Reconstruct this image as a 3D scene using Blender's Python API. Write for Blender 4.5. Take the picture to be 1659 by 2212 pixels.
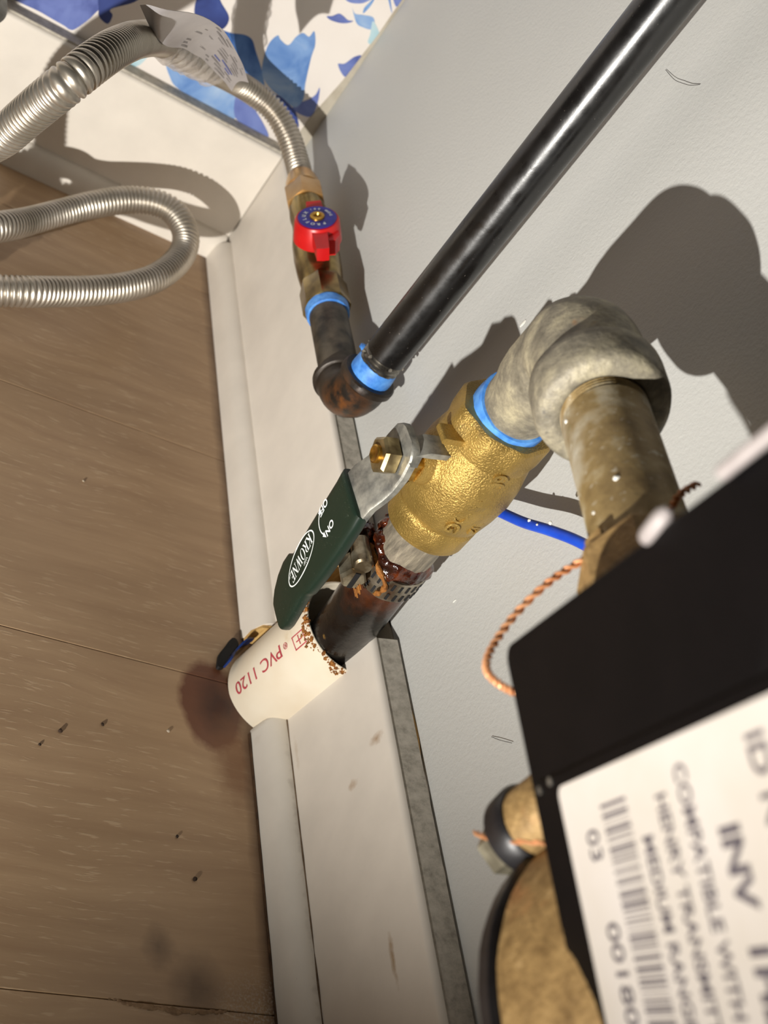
import bpy, math, random
from mathutils import Vector as V, Matrix, noise as mnoise

for o in list(bpy.data.objects):
    bpy.data.objects.remove(o)
scene = bpy.context.scene
COL = scene.collection
random.seed(7)

# ------------------------------------------------------------------ camera
# world: +X runs into the grey wall (wall face x=0), +Y along it to the papered wall, +Z up, metres
CAM = V((-0.298, 0.0, 0.418))
cd = bpy.data.cameras.new('camera')
cam = bpy.data.objects.new('camera', cd)
COL.objects.link(cam)
right, down, fwd = V((0.809599, -0.153079, 0.566671)), V((0.29746, -0.72526, -0.620898)), V((0.506031, 0.671241, -0.541635))
m = Matrix((right, -down, -fwd)).transposed().to_4x4()
m.translation = CAM
cam.matrix_world = m
cd.sensor_fit = 'VERTICAL'
cd.sensor_height = 36.0
cd.sensor_width = 27.0
cd.lens = 2600 * 36.0 / 2212
cd.clip_start = 0.01
cd.dof.use_dof = True
cd.dof.focus_distance = 0.49
cd.dof.aperture_fstop = 15.0
scene.camera = cam

# ------------------------------------------------------------------ light
LAMP = V((-0.490, -0.230, 0.140))
AIM = LAMP + V((0.084, 0.962, 0.259))
ld = bpy.data.lights.new('torch', 'SPOT')
ld.energy = 42.5
ld.color = (1.0, 0.965, 0.905)
ld.spot_size = math.radians(104)
ld.spot_blend = 0.66
ld.shadow_soft_size = 0.0045
lamp = bpy.data.objects.new('torch', ld)
COL.objects.link(lamp)
lamp.location = LAMP
lamp.rotation_euler = (AIM - LAMP).to_track_quat('-Z', 'Y').to_euler()

w = bpy.data.worlds.new('room_light')
scene.world = w
w.use_nodes = True
w.node_tree.nodes['Background'].inputs[0].default_value = (1.0, 0.94, 0.88, 1)
w.node_tree.nodes['Background'].inputs[1].default_value = 0.02

vs = scene.view_settings
vs.view_transform = 'Standard'
vs.look = 'None'
vs.exposure = 0.0
vs.gamma = 1.0
vs.use_curve_mapping = False

# ------------------------------------------------------------------ materials
def lin(c):
    out = []
    for v in c:
        v /= 255.0
        out.append(v / 12.92 if v <= 0.04045 else ((v + 0.055) / 1.055) ** 2.4)
    return out

class NT:
    def __init__(s, name):
        s.m = bpy.data.materials.new(name)
        s.m.use_nodes = True
        s.t = s.m.node_tree
        s.b = s.t.nodes['Principled BSDF']
        s.tc = s.t.nodes.new('ShaderNodeTexCoord').outputs['Object']
    def n(s, typ, **kw):
        nd = s.t.nodes.new(typ)
        for k, v in kw.items():
            setattr(nd, k, v)
        return nd
    def link(s, a, b):
        s.t.links.new(a, b)
    def put(s, sock, v):
        if isinstance(v, bpy.types.NodeSocket):
            s.link(v, sock)
        elif isinstance(v, (tuple, list)) and len(v) == 3 and sock.type == 'RGBA':
            sock.default_value = (*v, 1)
        else:
            sock.default_value = v
    def map(s, scale=(1, 1, 1), rot=(0, 0, 0), loc=(0, 0, 0)):
        nd = s.n('ShaderNodeMapping')
        s.link(s.tc, nd.inputs['Vector'])
        nd.inputs['Scale'].default_value = scale
        nd.inputs['Rotation'].default_value = rot
        nd.inputs['Location'].default_value = loc
        return nd.outputs[0]
    def noise(s, scale, detail=3, rough=0.55, vec=None, dist=0.0):
        nd = s.n('ShaderNodeTexNoise')
        s.link(vec or s.tc, nd.inputs['Vector'])
        nd.inputs['Scale'].default_value = scale
        nd.inputs['Detail'].default_value = detail
        nd.inputs['Roughness'].default_value = rough
        nd.inputs['Distortion'].default_value = dist
        return nd.outputs['Fac']
    def ramp(s, f, stops, interp='LINEAR'):
        nd = s.n('ShaderNodeValToRGB')
        s.link(f, nd.inputs[0])
        e = nd.color_ramp.elements
        nd.color_ramp.interpolation = interp
        while len(e) < len(stops):
            e.new(0.5)
        for el, (p, c) in zip(e, stops):
            el.position = p
            el.color = (*c, 1) if len(c) == 3 else c
        return nd.outputs[0]
    def mask(s, f, lo, hi):
        nd = s.n('ShaderNodeMapRange')
        s.link(f, nd.inputs[0])
        nd.inputs[1].default_value = lo
        nd.inputs[2].default_value = hi
        return nd.outputs[0]
    def mix(s, f, a, b, mode='MIX'):
        nd = s.n('ShaderNodeMix', data_type='RGBA', blend_type=mode)
        s.put(nd.inputs[0], f)
        s.put(nd.inputs[6], a)
        s.put(nd.inputs[7], b)
        return nd.outputs[2]
    def math(s, op, a, b=0.5):
        nd = s.n('ShaderNodeMath', operation=op)
        nd.use_clamp = True
        s.put(nd.inputs[0], a)
        s.put(nd.inputs[1], b)
        return nd.outputs[0]
    def dist(s, p, sc=(1, 1, 1)):
        a = s.n('ShaderNodeVectorMath', operation='SUBTRACT')
        s.link(s.tc, a.inputs[0])
        a.inputs[1].default_value = p
        b = s.n('ShaderNodeVectorMath', operation='MULTIPLY')
        s.link(a.outputs[0], b.inputs[0])
        b.inputs[1].default_value = sc
        l = s.n('ShaderNodeVectorMath', operation='LENGTH')
        s.link(b.outputs[0], l.inputs[0])
        return l.outputs['Value']
    def xyz(s):
        nd = s.n('ShaderNodeSeparateXYZ')
        s.link(s.tc, nd.inputs[0])
        return nd.outputs
    def add(s, a, b, k=1.0):
        nd = s.n('ShaderNodeMath', operation='MULTIPLY_ADD')
        s.put(nd.inputs[0], b)
        nd.inputs[1].default_value = k
        s.put(nd.inputs[2], a)
        return nd.outputs[0]
    def bump(s, f, strength=0.3, dist=0.0005):
        nd = s.n('ShaderNodeBump')
        s.link(f, nd.inputs['Height'])
        nd.inputs['Strength'].default_value = strength
        nd.inputs['Distance'].default_value = dist
        s.link(nd.outputs[0], s.b.inputs['Normal'])
    def out(s, color, rough=0.5, metal=0.0, **kw):
        s.put(s.b.inputs['Base Color'], color)
        s.put(s.b.inputs['Roughness'], rough)
        s.put(s.b.inputs['Metallic'], metal)
        for k, v in kw.items():
            s.put(s.b.inputs[k.replace('_', ' ')], v)
        return s.m

M = {}
def simple(name, c1, c2=None, scale=150, rough=0.5, metal=0.0, bump=0.0, bscale=None, bd=0.0004, **kw):
    k = NT(name)
    c1 = lin(c1)
    c2 = lin(c2) if c2 else [v * 0.8 for v in c1]
    f = k.noise(scale, 4)
    col = k.ramp(f, [(0.35, c2), (0.65, c1)])
    if bump:
        k.bump(k.noise(bscale or scale * 2, 4), bump, bd)
    M[name] = k.out(col, rough, metal, **kw)
    return M[name]

# grey wall paint, slightly orange-peeled, with fine scratches
k = NT('wall_paint')
big = k.noise(9, 3)
col = k.ramp(big, [(0.3, lin((197, 197, 193))), (0.7, lin((202, 202, 198)))])
chip = k.mask(k.noise(55, 6, 0.6, k.map((1, 2.6, 0.5), (0.5, 0, 0))), 0.735, 0.76)
col = k.mix(k.math('MULTIPLY', chip, 0.45), col, lin((222, 220, 214)))
k.bump(k.add(k.noise(420, 3), k.noise(900, 2), 0.5), 0.35, 0.0006)
M['wall'] = k.out(col, 0.55)

# oak-look laminate
def plank_mat(i, off):
    k = NT('laminate_%d' % i)
    warp = k.noise(14, 2, 0.5, k.map((0.6, 1.0, 1), loc=(off, off, 0)))
    wv = k.n('ShaderNodeVectorMath', operation='MULTIPLY_ADD')
    cx = k.n('ShaderNodeCombineXYZ')
    k.link(warp, cx.inputs[1])
    k.link(cx.outputs[0], wv.inputs[0])
    wv.inputs[1].default_value = (0, 0.022, 0)
    k.link(k.map((1, 1, 1), loc=(off, off * 2, 0)), wv.inputs[2])
    st = k.n('ShaderNodeMapping')
    k.link(wv.outputs[0], st.inputs[0])
    st.inputs['Scale'].default_value = (2.0, 26, 1)
    grain = k.noise(5.5, 6, 0.6, st.outputs[0])
    col = k.ramp(grain, [(0.25, lin((158, 128, 98))), (0.5, lin((170, 141, 109))), (0.75, lin((180, 151, 118)))])
    cloud = k.noise(9, 2, 0.5, k.map((1, 2.5, 1), loc=(off * 3, 0, 0)))
    col = k.mix(k.math('MULTIPLY', k.mask(cloud, 0.4, 0.75), 0.45), col, lin((134, 106, 78)))
    fl = k.n('ShaderNodeMapping')
    k.link(wv.outputs[0], fl.inputs[0])
    fl.inputs['Scale'].default_value = (75, 620, 1)
    fleck = k.mask(k.noise(1.0, 3, 0.55, fl.outputs[0]), 0.58, 0.66)
    zone = k.mask(k.noise(12, 2, 0.5, k.map((1, 1.2, 1), loc=(0, off, 0))), 0.30, 0.52)
    fleck = k.math('MULTIPLY', fleck, zone)
    col = k.mix(k.math('MULTIPLY', fleck, 0.42), col, lin((206, 182, 150)))
    # knots, each with dark rings
    for (kx, ky, r) in ((-0.0765, 0.210, 0.0095), (-0.060, 0.1945, 0.0155)):
        d = k.add(k.dist((kx, ky, 0), (1, 0.8, 0)), k.noise(160, 3), 0.006)
        col = k.mix(k.math('MULTIPLY', k.mask(d, r + 0.002, r * 0.35), 0.6), col, lin((64, 43, 28)))
    # rust-coloured water stain by the sleeve
    wob = k.noise(75, 5, 0.6)
    d = k.add(k.dist((-0.0445, 0.3335, 0), (1.0, 0.72, 0)), wob, 0.008)
    col = k.mix(k.math('MULTIPLY', k.mask(d, 0.0235, 0.0195), 0.88), col, lin((92, 42, 20)))
    d2 = k.add(k.dist((-0.0400, 0.3330, 0), (1.0, 0.75, 0)), k.noise(120, 5), 0.009)
    col = k.mix(k.math('MULTIPLY', k.mask(d2, 0.0200, 0.0090), 0.82), col, lin((44, 15, 10)))
    d3 = k.add(k.dist((-0.0335, 0.3060, 0), (1.1, 0.55, 0)), wob, 0.016)
    col = k.mix(k.math('MULTIPLY', k.mask(d3, 0.0250, 0.0130), 0.7), col, lin((110, 66, 30)))
    # grimy edge along the shoe moulding, white dust near the front
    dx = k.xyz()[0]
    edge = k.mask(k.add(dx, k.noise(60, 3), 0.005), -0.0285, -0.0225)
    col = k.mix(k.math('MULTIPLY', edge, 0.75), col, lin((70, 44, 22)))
    du = k.math('MULTIPLY', k.mask(k.dist((-0.034, 0.185, 0)), 0.022, 0.004), k.mask(k.noise(900, 2), 0.45, 0.7))
    col = k.mix(k.math('MULTIPLY', du, 0.7), col, lin((190, 182, 170)))
    k.bump(k.add(grain, fleck, 0.4), 0.25, 0.0004)
    return k.out(col, 0.42)
PLANK = [plank_mat(i, 0.37 * i + 0.11) for i in range(4)]

# white trim paint with dirt
def trim_mat(name, base, dirt=0.35, grime=()):
    k = NT(name)
    f = k.noise(35, 4)
    col = k.ramp(f, [(0.3, lin([v * 0.955 for v in base])), (0.7, lin(base))])
    sp = k.mask(k.noise(130, 5, 0.65), 0.70, 0.78)
    col = k.mix(k.math('MULTIPLY', sp, dirt), col, lin((150, 132, 108)))
    for (p, sc, r, a, c) in grime:
        d = k.add(k.dist(p, sc), k.noise(140, 4), 0.006)
        col = k.mix(k.math('MULTIPLY', k.mask(d, r + 0.004, r), a), col, lin(c))
    k.bump(k.noise(220, 3), 0.12, 0.0004)
    return k.out(col, 0.45)
M['trim'] = trim_mat('trim_paint', (232, 224, 212), 0.25, (
    ((-0.014, 0.273, 0.081), (1, 1, 0.5), 0.0018, 0.95, (150, 110, 60)),
    ((-0.014, 0.262, 0.060), (1, 1, 0.5), 0.0014, 0.9, (160, 120, 70)),
    ((-0.014, 0.182, 0.068), (1, 0.25, 1.6), 0.0020, 0.95, (150, 112, 50)),
    ((-0.014, 0.300, 0.022), (1, 0.16, 1.4), 0.001, 0.5, (180, 155, 118))))
M['trim_old'] = trim_mat('trim_paint_grubby', (228, 222, 211), 0.6, (
    ((-0.026, 0.269, 0.006), (1, 0.8, 1), 0.001, 0.95, (120, 88, 48)),
    ((-0.015, 0.24, 0.017), (0.7, 0.01, 1), 0.0002, 0.75, (110, 92, 72)),  # brown line along the groove above the shoe
    ((-0.02, 0.325, 0.012), (0.6, 1, 0.6), 0.001, 0.6, (140, 112, 80)),
    ((-0.025, 0.315, 0.006), (0.8, 0.5, 0.8), 0.001, 0.45, (160, 130, 92))))
k = NT('dusty_top')
f = k.noise(200, 5, 0.7)
M['dust'] = k.out(k.ramp(f, [(0.3, lin((150, 144, 132))), (0.55, lin((190, 183, 170))), (0.8, lin((208, 201, 188)))]), 0.9)
k = NT('raw_wood')
f = k.noise(1.0, 3, 0.5, k.map((500, 20, 90)))
M['wood'] = k.out(k.ramp(f, [(0.35, lin((172, 128, 66))), (0.65, lin((216, 178, 112)))]), 0.8)
k = NT('wallpaper_ground')
M['paper'] = k.out(k.ramp(k.noise(25, 2), [(0.3, lin((232, 224, 216))), (0.7, lin((238, 231, 224)))]), 0.5)
for nm, a, b, c in (('peri', (70, 84, 150), (104, 120, 184), (128, 146, 204)), ('navy', (34, 50, 112), (52, 72, 140), (84, 104, 170)),
                    ('sky', (74, 120, 188), (128, 164, 214), (176, 200, 226)), ('blue', (44, 92, 164), (86, 132, 200), (130, 170, 218)),
                    ('teal', (150, 196, 210), (184, 212, 220), (206, 224, 228))):
    k = NT('watercolour_' + nm)
    f = k.noise(38, 4, 0.55, None, 0.6)
    M['wc_' + nm] = k.out(k.ramp(f, [(0.3, lin(a)), (0.5, lin(b)), (0.72, lin(c))]), 0.5)
simple('bare_plaster', (196, 188, 172), (176, 166, 148), 60, 0.85, bump=0.2)
simple('cavity', (60, 52, 44), (40, 34, 28), 60, 0.95)

# black painted pipe
k = NT('black_pipe')
sp = k.mask(k.noise(900, 2), 0.72, 0.78)
col = k.mix(k.math('MULTIPLY', sp, 0.5), lin((11, 10, 10)), lin((150, 140, 132)))
haze = k.noise(40, 3, 0.5, k.map((1, 1, 0.25)))
col = k.mix(k.math('MULTIPLY', k.mask(haze, 0.5, 0.8), 0.18), col, lin((56, 48, 44)))
k.bump(k.noise(500, 3), 0.12, 0.0003)
M['blackpipe'] = k.out(col, k.ramp(k.noise(120, 3), [(0.3, (0.24,) * 3), (0.7, (0.38,) * 3)]), 0.0, Specular_IOR_Level=0.75)
# dark malleable iron with rust on the outside of the bend
k = NT('dark_iron')
col = k.ramp(k.noise(55, 4), [(0.35, lin((34, 29, 25))), (0.65, lin((66, 57, 48)))])
rust = k.math('MULTIPLY', k.mask(k.dist((-0.012, -0.012, 0.002)), 0.022, 0.006), k.mask(k.noise(110, 5), 0.42, 0.6))
col = k.mix(rust, col, lin((118, 72, 34)))
k.bump(k.noise(300, 4), 0.25, 0.0005)
M['iron'] = k.out(col, 0.45, 0.35)
k = NT('mill_nipple')
col = k.ramp(k.noise(90, 4), [(0.35, lin((40, 37, 33))), (0.65, lin((92, 84, 72)))])
k.bump(k.noise(300, 4), 0.2, 0.0004)
M['nipple'] = k.out(col, 0.5, 0.35)
simple('thread_steel', (150, 146, 138), (90, 86, 80), 200, 0.35, 0.9, bump=0.2)
simple('tape_blue', (96, 160, 232), (58, 122, 206), 230, 0.45, bump=0.3, bscale=260)
simple('tape_grey', (126, 120, 108), (84, 78, 70), 200, 0.7)
simple('brass_shiny', (162, 140, 88), (104, 86, 50), 80, 0.26, 0.9, bump=0.08)
simple('brass_orange', (204, 168, 116), (184, 138, 76), 60, 0.35, 0.7, bump=0.08)
# cast brass, sand textured
k = NT('brass_cast')
col = k.ramp(k.noise(70, 4), [(0.3, lin((140, 114, 56))), (0.7, lin((184, 152, 82)))])
grim = k.mask(k.noise(60, 5, 0.6), 0.62, 0.74)
col = k.mix(k.math('MULTIPLY', grim, 0.5), col, lin((128, 112, 80)))
k.bump(k.noise(1300, 2), 0.9, 0.0005)
M['brass'] = k.out(col, 0.42, 0.6)
simple('brass_turned', (208, 166, 80), (160, 118, 48), 300, 0.28, 0.95)
# galvanised, chalky
k = NT('galvanised')
f = k.noise(85, 6, 0.65)
col = k.ramp(f, [(0.28, lin((92, 87, 75))), (0.45, lin((136, 129, 112))), (0.6, lin((172, 163, 138))), (0.75, lin((200, 190, 156)))])
sp = k.mask(k.noise(55, 4), 0.68, 0.74)
col = k.mix(k.math('MULTIPLY', sp, 0.55), col, lin((186, 130, 70)))
fine = k.noise(520, 5, 0.7)
col = k.mix(k.math('MULTIPLY', k.mask(fine, 0.45, 0.7), 0.55), col, lin((112, 106, 94)))
pit = k.mask(k.noise(140, 3), 0.70, 0.76)
col = k.mix(pit, col, lin((86, 84, 80)))
k.bump(k.add(f, k.noise(420, 3), 0.5), 0.7, 0.0010)
M['galv'] = k.out(col, 0.58, 0.2)
k = NT('galvanised_scratched')
f = k.noise(1.0, 5, 0.65, k.map((420, 420, 90), (0.5, 0.4, 0)))
col = k.ramp(f, [(0.3, lin((92, 86, 76))), (0.6, lin((150, 140, 122))), (0.8, lin((196, 186, 162)))])
k.bump(f, 0.3, 0.0004)
M['galv_s'] = k.out(col, 0.5, 0.35)
# tarnished bronze nipple with verdigris
k = NT('tarnished_bronze')
f = k.noise(60, 5, 0.6)
col = k.ramp(f, [(0.3, lin((108, 86, 50))), (0.5, lin((150, 128, 84))), (0.7, lin((196, 182, 148)))])
g = k.mask(k.noise(42, 4), 0.58, 0.70)
col = k.mix(k.math('MULTIPLY', g, 0.45), col, lin((140, 158, 130)))
chalk = k.mask(k.noise(30, 4, 0.6), 0.48, 0.66)
col = k.mix(k.math('MULTIPLY', chalk, 0.75), col, lin((190, 188, 178)))
wh = k.mask(k.noise(330, 3), 0.62, 0.70)
col = k.mix(k.math('MULTIPLY', wh, 0.6), col, lin((206, 200, 182)))
k.bump(k.noise(400, 4), 0.4, 0.0006)
M['tarnish'] = k.out(col, 0.55, 0.35)
k = NT('meter_bronze')
col = k.ramp(k.noise(220, 5, 0.65), [(0.3, lin((120, 94, 56))), (0.6, lin((164, 134, 86))), (0.8, lin((198, 170, 124)))])
rs = k.mask(k.noise(60, 3), 0.6, 0.72)
col = k.mix(k.math('MULTIPLY', rs, 0.5), col, lin((190, 130, 80)))
sp = k.mask(k.noise(90, 4), 0.70, 0.76)
col = k.mix(k.math('MULTIPLY', sp, 0.5), col, lin((180, 172, 156)))
k.bump(k.noise(700, 3), 0.6, 0.0007)
M['bronze'] = k.out(col, 0.6, 0.3)
simple('black_cast', (34, 32, 34), (20, 18, 20), 120, 0.4, 0.1, bump=0.3, bscale=200)
simple('bolt_steel', (150, 144, 124), (104, 98, 82), 160, 0.5, 0.5, bump=0.2)
simple('box_black', (9, 7, 8), (6, 5, 6), 60, 0.55, bump=0.06, Specular_IOR_Level=0.12)
simple('label_white', (188, 181, 175), (180, 172, 162), 30, 0.6)
simple('ink_grey', (96, 92, 98), (70, 66, 72), 300, 0.7)
simple('ink_dark', (84, 78, 84), (72, 66, 72), 300, 0.7)
simple('zinc_lever', (170, 168, 158), (112, 112, 108), 160, 0.48, 0.55, bump=0.35, bscale=300, bd=0.0006)
simple('zinc_nut', (176, 158, 116), (112, 96, 66), 140, 0.35, 0.85, bump=0.2)
k = NT('green_vinyl')
dustm = k.math('MULTIPLY', k.mask(k.noise(1600, 2), 0.66, 0.74), k.mask(k.noise(60, 2), 0.5, 0.7))
k.bump(k.noise(80, 2), 0.08, 0.0006)
M['vinyl'] = k.out(k.mix(k.math('MULTIPLY', dustm, 0.6), lin((21, 38, 28)), lin((150, 160, 140))), 0.4, Specular_IOR_Level=0.5)
simple('print_white', (236, 240, 238), (224, 230, 228), 300, 0.5)
simple('red_handle', (206, 26, 26), (190, 18, 20), 90, 0.35)
simple('badge_blue', (44, 42, 150), (32, 30, 120), 200, 0.35)
# riser: black with rust toward the clamp
k = NT('rusty_black')
zz = k.xyz()[2]
f = k.noise(55, 5, 0.6)
near = k.mask(k.add(zz, f, 0.05), 0.080, 0.100)
col = k.mix(near, lin((14, 12, 11)), k.ramp(k.noise(90, 4), [(0.3, lin((28, 14, 9))), (0.55, lin((82, 40, 15))), (0.75, lin((44, 18, 9)))]))
sp = k.mask(k.noise(120, 3), 0.70, 0.75)
col = k.mix(sp, col, lin((122, 92, 44)))
k.bump(k.noise(200, 5), 0.4, 0.0008)
M['riser'] = k.out(col, k.ramp(k.noise(60, 3), [(0.35, (0.12,) * 3), (0.65, (0.4,) * 3)]), 0.0, Specular_IOR_Level=0.7)
k = NT('rust_sludge')
f = k.noise(110, 5, 0.6)
col = k.ramp(f, [(0.32, lin((12, 7, 6))), (0.5, lin((48, 18, 9))), (0.66, lin((104, 46, 16))), (0.8, lin((38, 14, 8)))])
k.bump(f, 0.8, 0.0016)
M['sludge'] = k.out(col, 0.14, 0.0, Specular_IOR_Level=0.8)
k = NT('rust_crumb')
f = k.noise(300, 5, 0.7)
k.bump(f, 0.9, 0.001)
M['rust'] = k.out(k.ramp(f, [(0.3, lin((92, 50, 12))), (0.6, lin((158, 100, 36))), (0.8, lin((206, 164, 96)))]), 0.8)
k = NT('clamp_band')
f = k.noise(80, 5, 0.6)
col = k.ramp(f, [(0.3, lin((84, 50, 26))), (0.45, lin((118, 108, 92))), (0.65, lin((170, 162, 146))), (0.8, lin((150, 90, 40)))])
M['band'] = k.out(col, 0.28, 0.75)
simple('clamp_screw', (176, 168, 146), (106, 92, 70), 130, 0.3, 0.8, bump=0.2)
# pvc
k = NT('pvc')
f = k.noise(40, 3)
col = k.ramp(f, [(0.3, lin((228, 214, 190))), (0.7, lin((236, 226, 206)))])
st = k.mask(k.noise(60, 5, 0.6), 0.64, 0.74)
col = k.mix(k.math('MULTIPLY', st, 0.35), col, lin((196, 168, 112)))
M['pvc'] = k.out(col, 0.35)
simple('print_red', (190, 74, 84), (170, 60, 70), 200, 0.6)
k = NT('corrugated_steel')
M['hose'] = k.out(k.ramp(k.noise(60, 3), [(0.3, lin((172, 164, 150))), (0.7, lin((196, 188, 176)))]), 0.36, 0.85)
simple('wire_blue', (28, 84, 214), (20, 66, 190), 120, 0.4)
k = NT('copper')
M['copper'] = k.out(k.ramp(k.noise(90, 4), [(0.3, lin((190, 124, 78))), (0.7, lin((232, 170, 122)))]), 0.45, 0.35)
simple('seal_white', (158, 150, 148), (138, 130, 128), 100, 0.5)
simple('scrap_blue', (24, 58, 128), (14, 36, 86), 90, 0.4)
simple('scrap_black', (12, 12, 14), (6, 6, 8), 90, 0.7)
simple('tag_print', (182, 178, 178), (160, 156, 158), 30, 0.3)
simple('tag_ink', (96, 110, 178), (84, 92, 140), 100, 0.5)
simple('tag_ink2', (142, 138, 138), (120, 116, 116), 100, 0.5)
k = NT('clear_film')
k.bump(k.noise(130, 4), 0.7, 0.002)
M['film'] = k.out(lin((236, 228, 220)), 0.15, 0.0, Transmission_Weight=0.0, Alpha=0.42)
simple('steel_satin', (160, 158, 152), (110, 108, 104), 130, 0.35, 0.8, bump=0.2)
simple('hair', (60, 54, 50), (50, 44, 40), 100, 0.6)
simple('crumb', (58, 40, 26), (40, 28, 18), 200, 0.9)
simple('crumb_light', (190, 176, 156), (170, 156, 136), 200, 0.9)
simple('chip', (150, 122, 92), (120, 94, 68), 300, 0.85)
simple('groove_brown', (124, 104, 82), (92, 74, 56), 160, 0.95)
simple('grime', (86, 60, 36), (56, 38, 22), 160, 0.95)
simple('paint_fleck', (232, 230, 222), (220, 218, 208), 200, 0.7)

# ------------------------------------------------------------------ mesh helpers
class MB:
    def __init__(s):
        s.v, s.f, s.mi = [], [], []
    def quad(s, *p, mi=0):
        i = len(s.v)
        s.v += [V(q) for q in p]
        s.f.append(tuple(range(i, i + len(p))))
        s.mi.append(mi)
    def box(s, c, ex, ey, ez, bev=0.0):
        # centre c, half-extent vectors
        c, ex, ey, ez = V(c), V(ex), V(ey), V(ez)
        i = len(s.v)
        if bev <= 0:
            for a in (-1, 1):
                for b in (-1, 1):
                    for d in (-1, 1):
                        s.v.append(c + ex * a + ey * b + ez * d)
            for q in ((0, 1, 3, 2), (4, 6, 7, 5), (0, 4, 5, 1), (2, 3, 7, 6), (0, 2, 6, 4), (1, 5, 7, 3)):
                s.f.append(tuple(i + t for t in q))
                s.mi.append(0)
            return
        lx, ly = ex.length, ey.length
        out = []
        n = 5
        for (sx, sy, a0) in ((1, 1, 0), (-1, 1, 90), (-1, -1, 180), (1, -1, 270)):
            for t in range(n):
                a = math.radians(a0 + 90 * t / (n - 1))
                out.append((sx * (lx - bev) + bev * math.cos(a), sy * (ly - bev) + bev * math.sin(a)))
        s.prism(out, c - ez, ex.normalized(), ey.normalized(), ez * 2)
    def prism(s, poly, o, ex, ey, ez, inset=0.0, mi=0):
        o, ex, ey, ez = V(o), V(ex), V(ey), V(ez)
        n = len(poly)
        i = len(s.v)
        for k2 in (0, 1):
            for (a, b) in poly:
                s.v.append(o + ex * a + ey * b + ez * k2)
        s.f.append(tuple(i + t for t in reversed(range(n))))
        s.f.append(tuple(i + n + t for t in range(n)))
        s.mi += [mi, mi]
        for t in range(n):
            u = (t + 1) % n
            s.f.append((i + t, i + u, i + n + u, i + n + t))
            s.mi.append(mi)
    def tube(s, path, radii, seg=24, caps=(True, True), ref=None, phase=0.0, squash=None):
        pts = [V(p) for p in path]
        n = len(pts)
        if not isinstance(radii, (list, tuple)):
            radii = [radii] * n
        t0 = (pts[1] - pts[0]).normalized()
        e = V(ref) if ref else (V((0, 0, 1)) if abs(t0.z) < 0.9 else V((1, 0, 0)))
        e = (e - t0 * e.dot(t0)).normalized()
        i0 = len(s.v)
        for q in range(n):
            if q == 0:
                t = pts[1] - pts[0]
            elif q == n - 1:
                t = pts[-1] - pts[-2]
            else:
                t = pts[q + 1] - pts[q - 1]
            t = t.normalized() if t.length > 1e-9 else t0
            e2 = e - t * e.dot(t)
            e = e2.normalized() if e2.length > 1e-6 else e
            b = t.cross(e)
            t0 = t
            for j in range(seg):
                a = 2 * math.pi * j / seg + phase
                r = radii[q]
                s.v.append(pts[q] + (e * math.cos(a) + b * math.sin(a)) * r)
        for q in range(n - 1):
            for j in range(seg):
                a = i0 + q * seg + j
                b = i0 + q * seg + (j + 1) % seg
                s.f.append((a, b, b + seg, a + seg))
                s.mi.append(0)
        if caps[0]:
            s.f.append(tuple(i0 + j for j in reversed(range(seg))))
            s.mi.append(0)
        if caps[1]:
            s.f.append(tuple(i0 + (n - 1) * seg + j for j in range(seg)))
            s.mi.append(0)
    def lathe(s, o, d, prof, seg=32, ref=None, phase=0.0, caps=(True, True)):
        o, d = V(o), V(d).normalized()
        # keep tangents straight even where the profile steps
        e = V(ref) if ref else (V((0, 0, 1)) if abs(d.z) < 0.9 else V((1, 0, 0)))
        e = (e - d * e.dot(d)).normalized()
        b = d.cross(e)
        i0 = len(s.v)
        for (t, r) in prof:
            for j in range(seg):
                a = 2 * math.pi * j / seg + phase
                s.v.append(o + d * t + (e * math.cos(a) + b * math.sin(a)) * r)
        n = len(prof)
        for q in range(n - 1):
            for j in range(seg):
                a = i0 + q * seg + j
                c = i0 + q * seg + (j + 1) % seg
                s.f.append((a, c, c + seg, a + seg))
                s.mi.append(0)
        if caps[0]:
            s.f.append(tuple(i0 + j for j in reversed(range(seg))))
            s.mi.append(0)
        if caps[1]:
            s.f.append(tuple(i0 + (n - 1) * seg + j for j in range(seg)))
            s.mi.append(0)
    def blob(s, c, r, seg=10, rings=7, jit=0.25, axes=None, sc=(1, 1, 1)):
        c = V(c)
        ax = axes or (V((1, 0, 0)), V((0, 1, 0)), V((0, 0, 1)))
        i0 = len(s.v)
        for q in range(rings + 1):
            th = math.pi * q / rings
            for j in range(seg):
                a = 2 * math.pi * j / seg
                p = V((math.sin(th) * math.cos(a), math.sin(th) * math.sin(a), math.cos(th)))
                k2 = 1 + jit * mnoise.noise(p * 1.7 + c * 900)
                s.v.append(c + (ax[0] * p.x * sc[0] + ax[1] * p.y * sc[1] + ax[2] * p.z * sc[2]) * r * k2)
        for q in range(rings):
            for j in range(seg):
                a = i0 + q * seg + j
                b = i0 + q * seg + (j + 1) % seg
                s.f.append((a, a + seg, b + seg, b))
                s.mi.append(0)
    def warp(s, amp, freq, seed=0.0):
        for p in s.v:
            nv = mnoise.noise_vector(p * freq + V((seed, seed, seed)))
            p += nv * amp
    def build(s, name, mats, parent=None, smooth=True, angle=40):
        me = bpy.data.meshes.new(name)
        off = parent_world(parent) if parent else V((0, 0, 0))
        me.from_pydata([tuple(p - off) for p in s.v], [], s.f)
        mats = mats if isinstance(mats, (list, tuple)) else [mats]
        for mt in mats:
            me.materials.append(M[mt] if isinstance(mt, str) else mt)
        if len(mats) > 1:
            me.polygons.foreach_set('material_index', s.mi)
        me.validate()
        me.update()
        if smooth:
            me.polygons.foreach_set('use_smooth', [True] * len(me.polygons))
            me.set_sharp_from_angle(angle=math.radians(angle))
        o = bpy.data.objects.new(name, me)
        COL.objects.link(o)
        if parent:
            o.parent = parent
        return o

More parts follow.
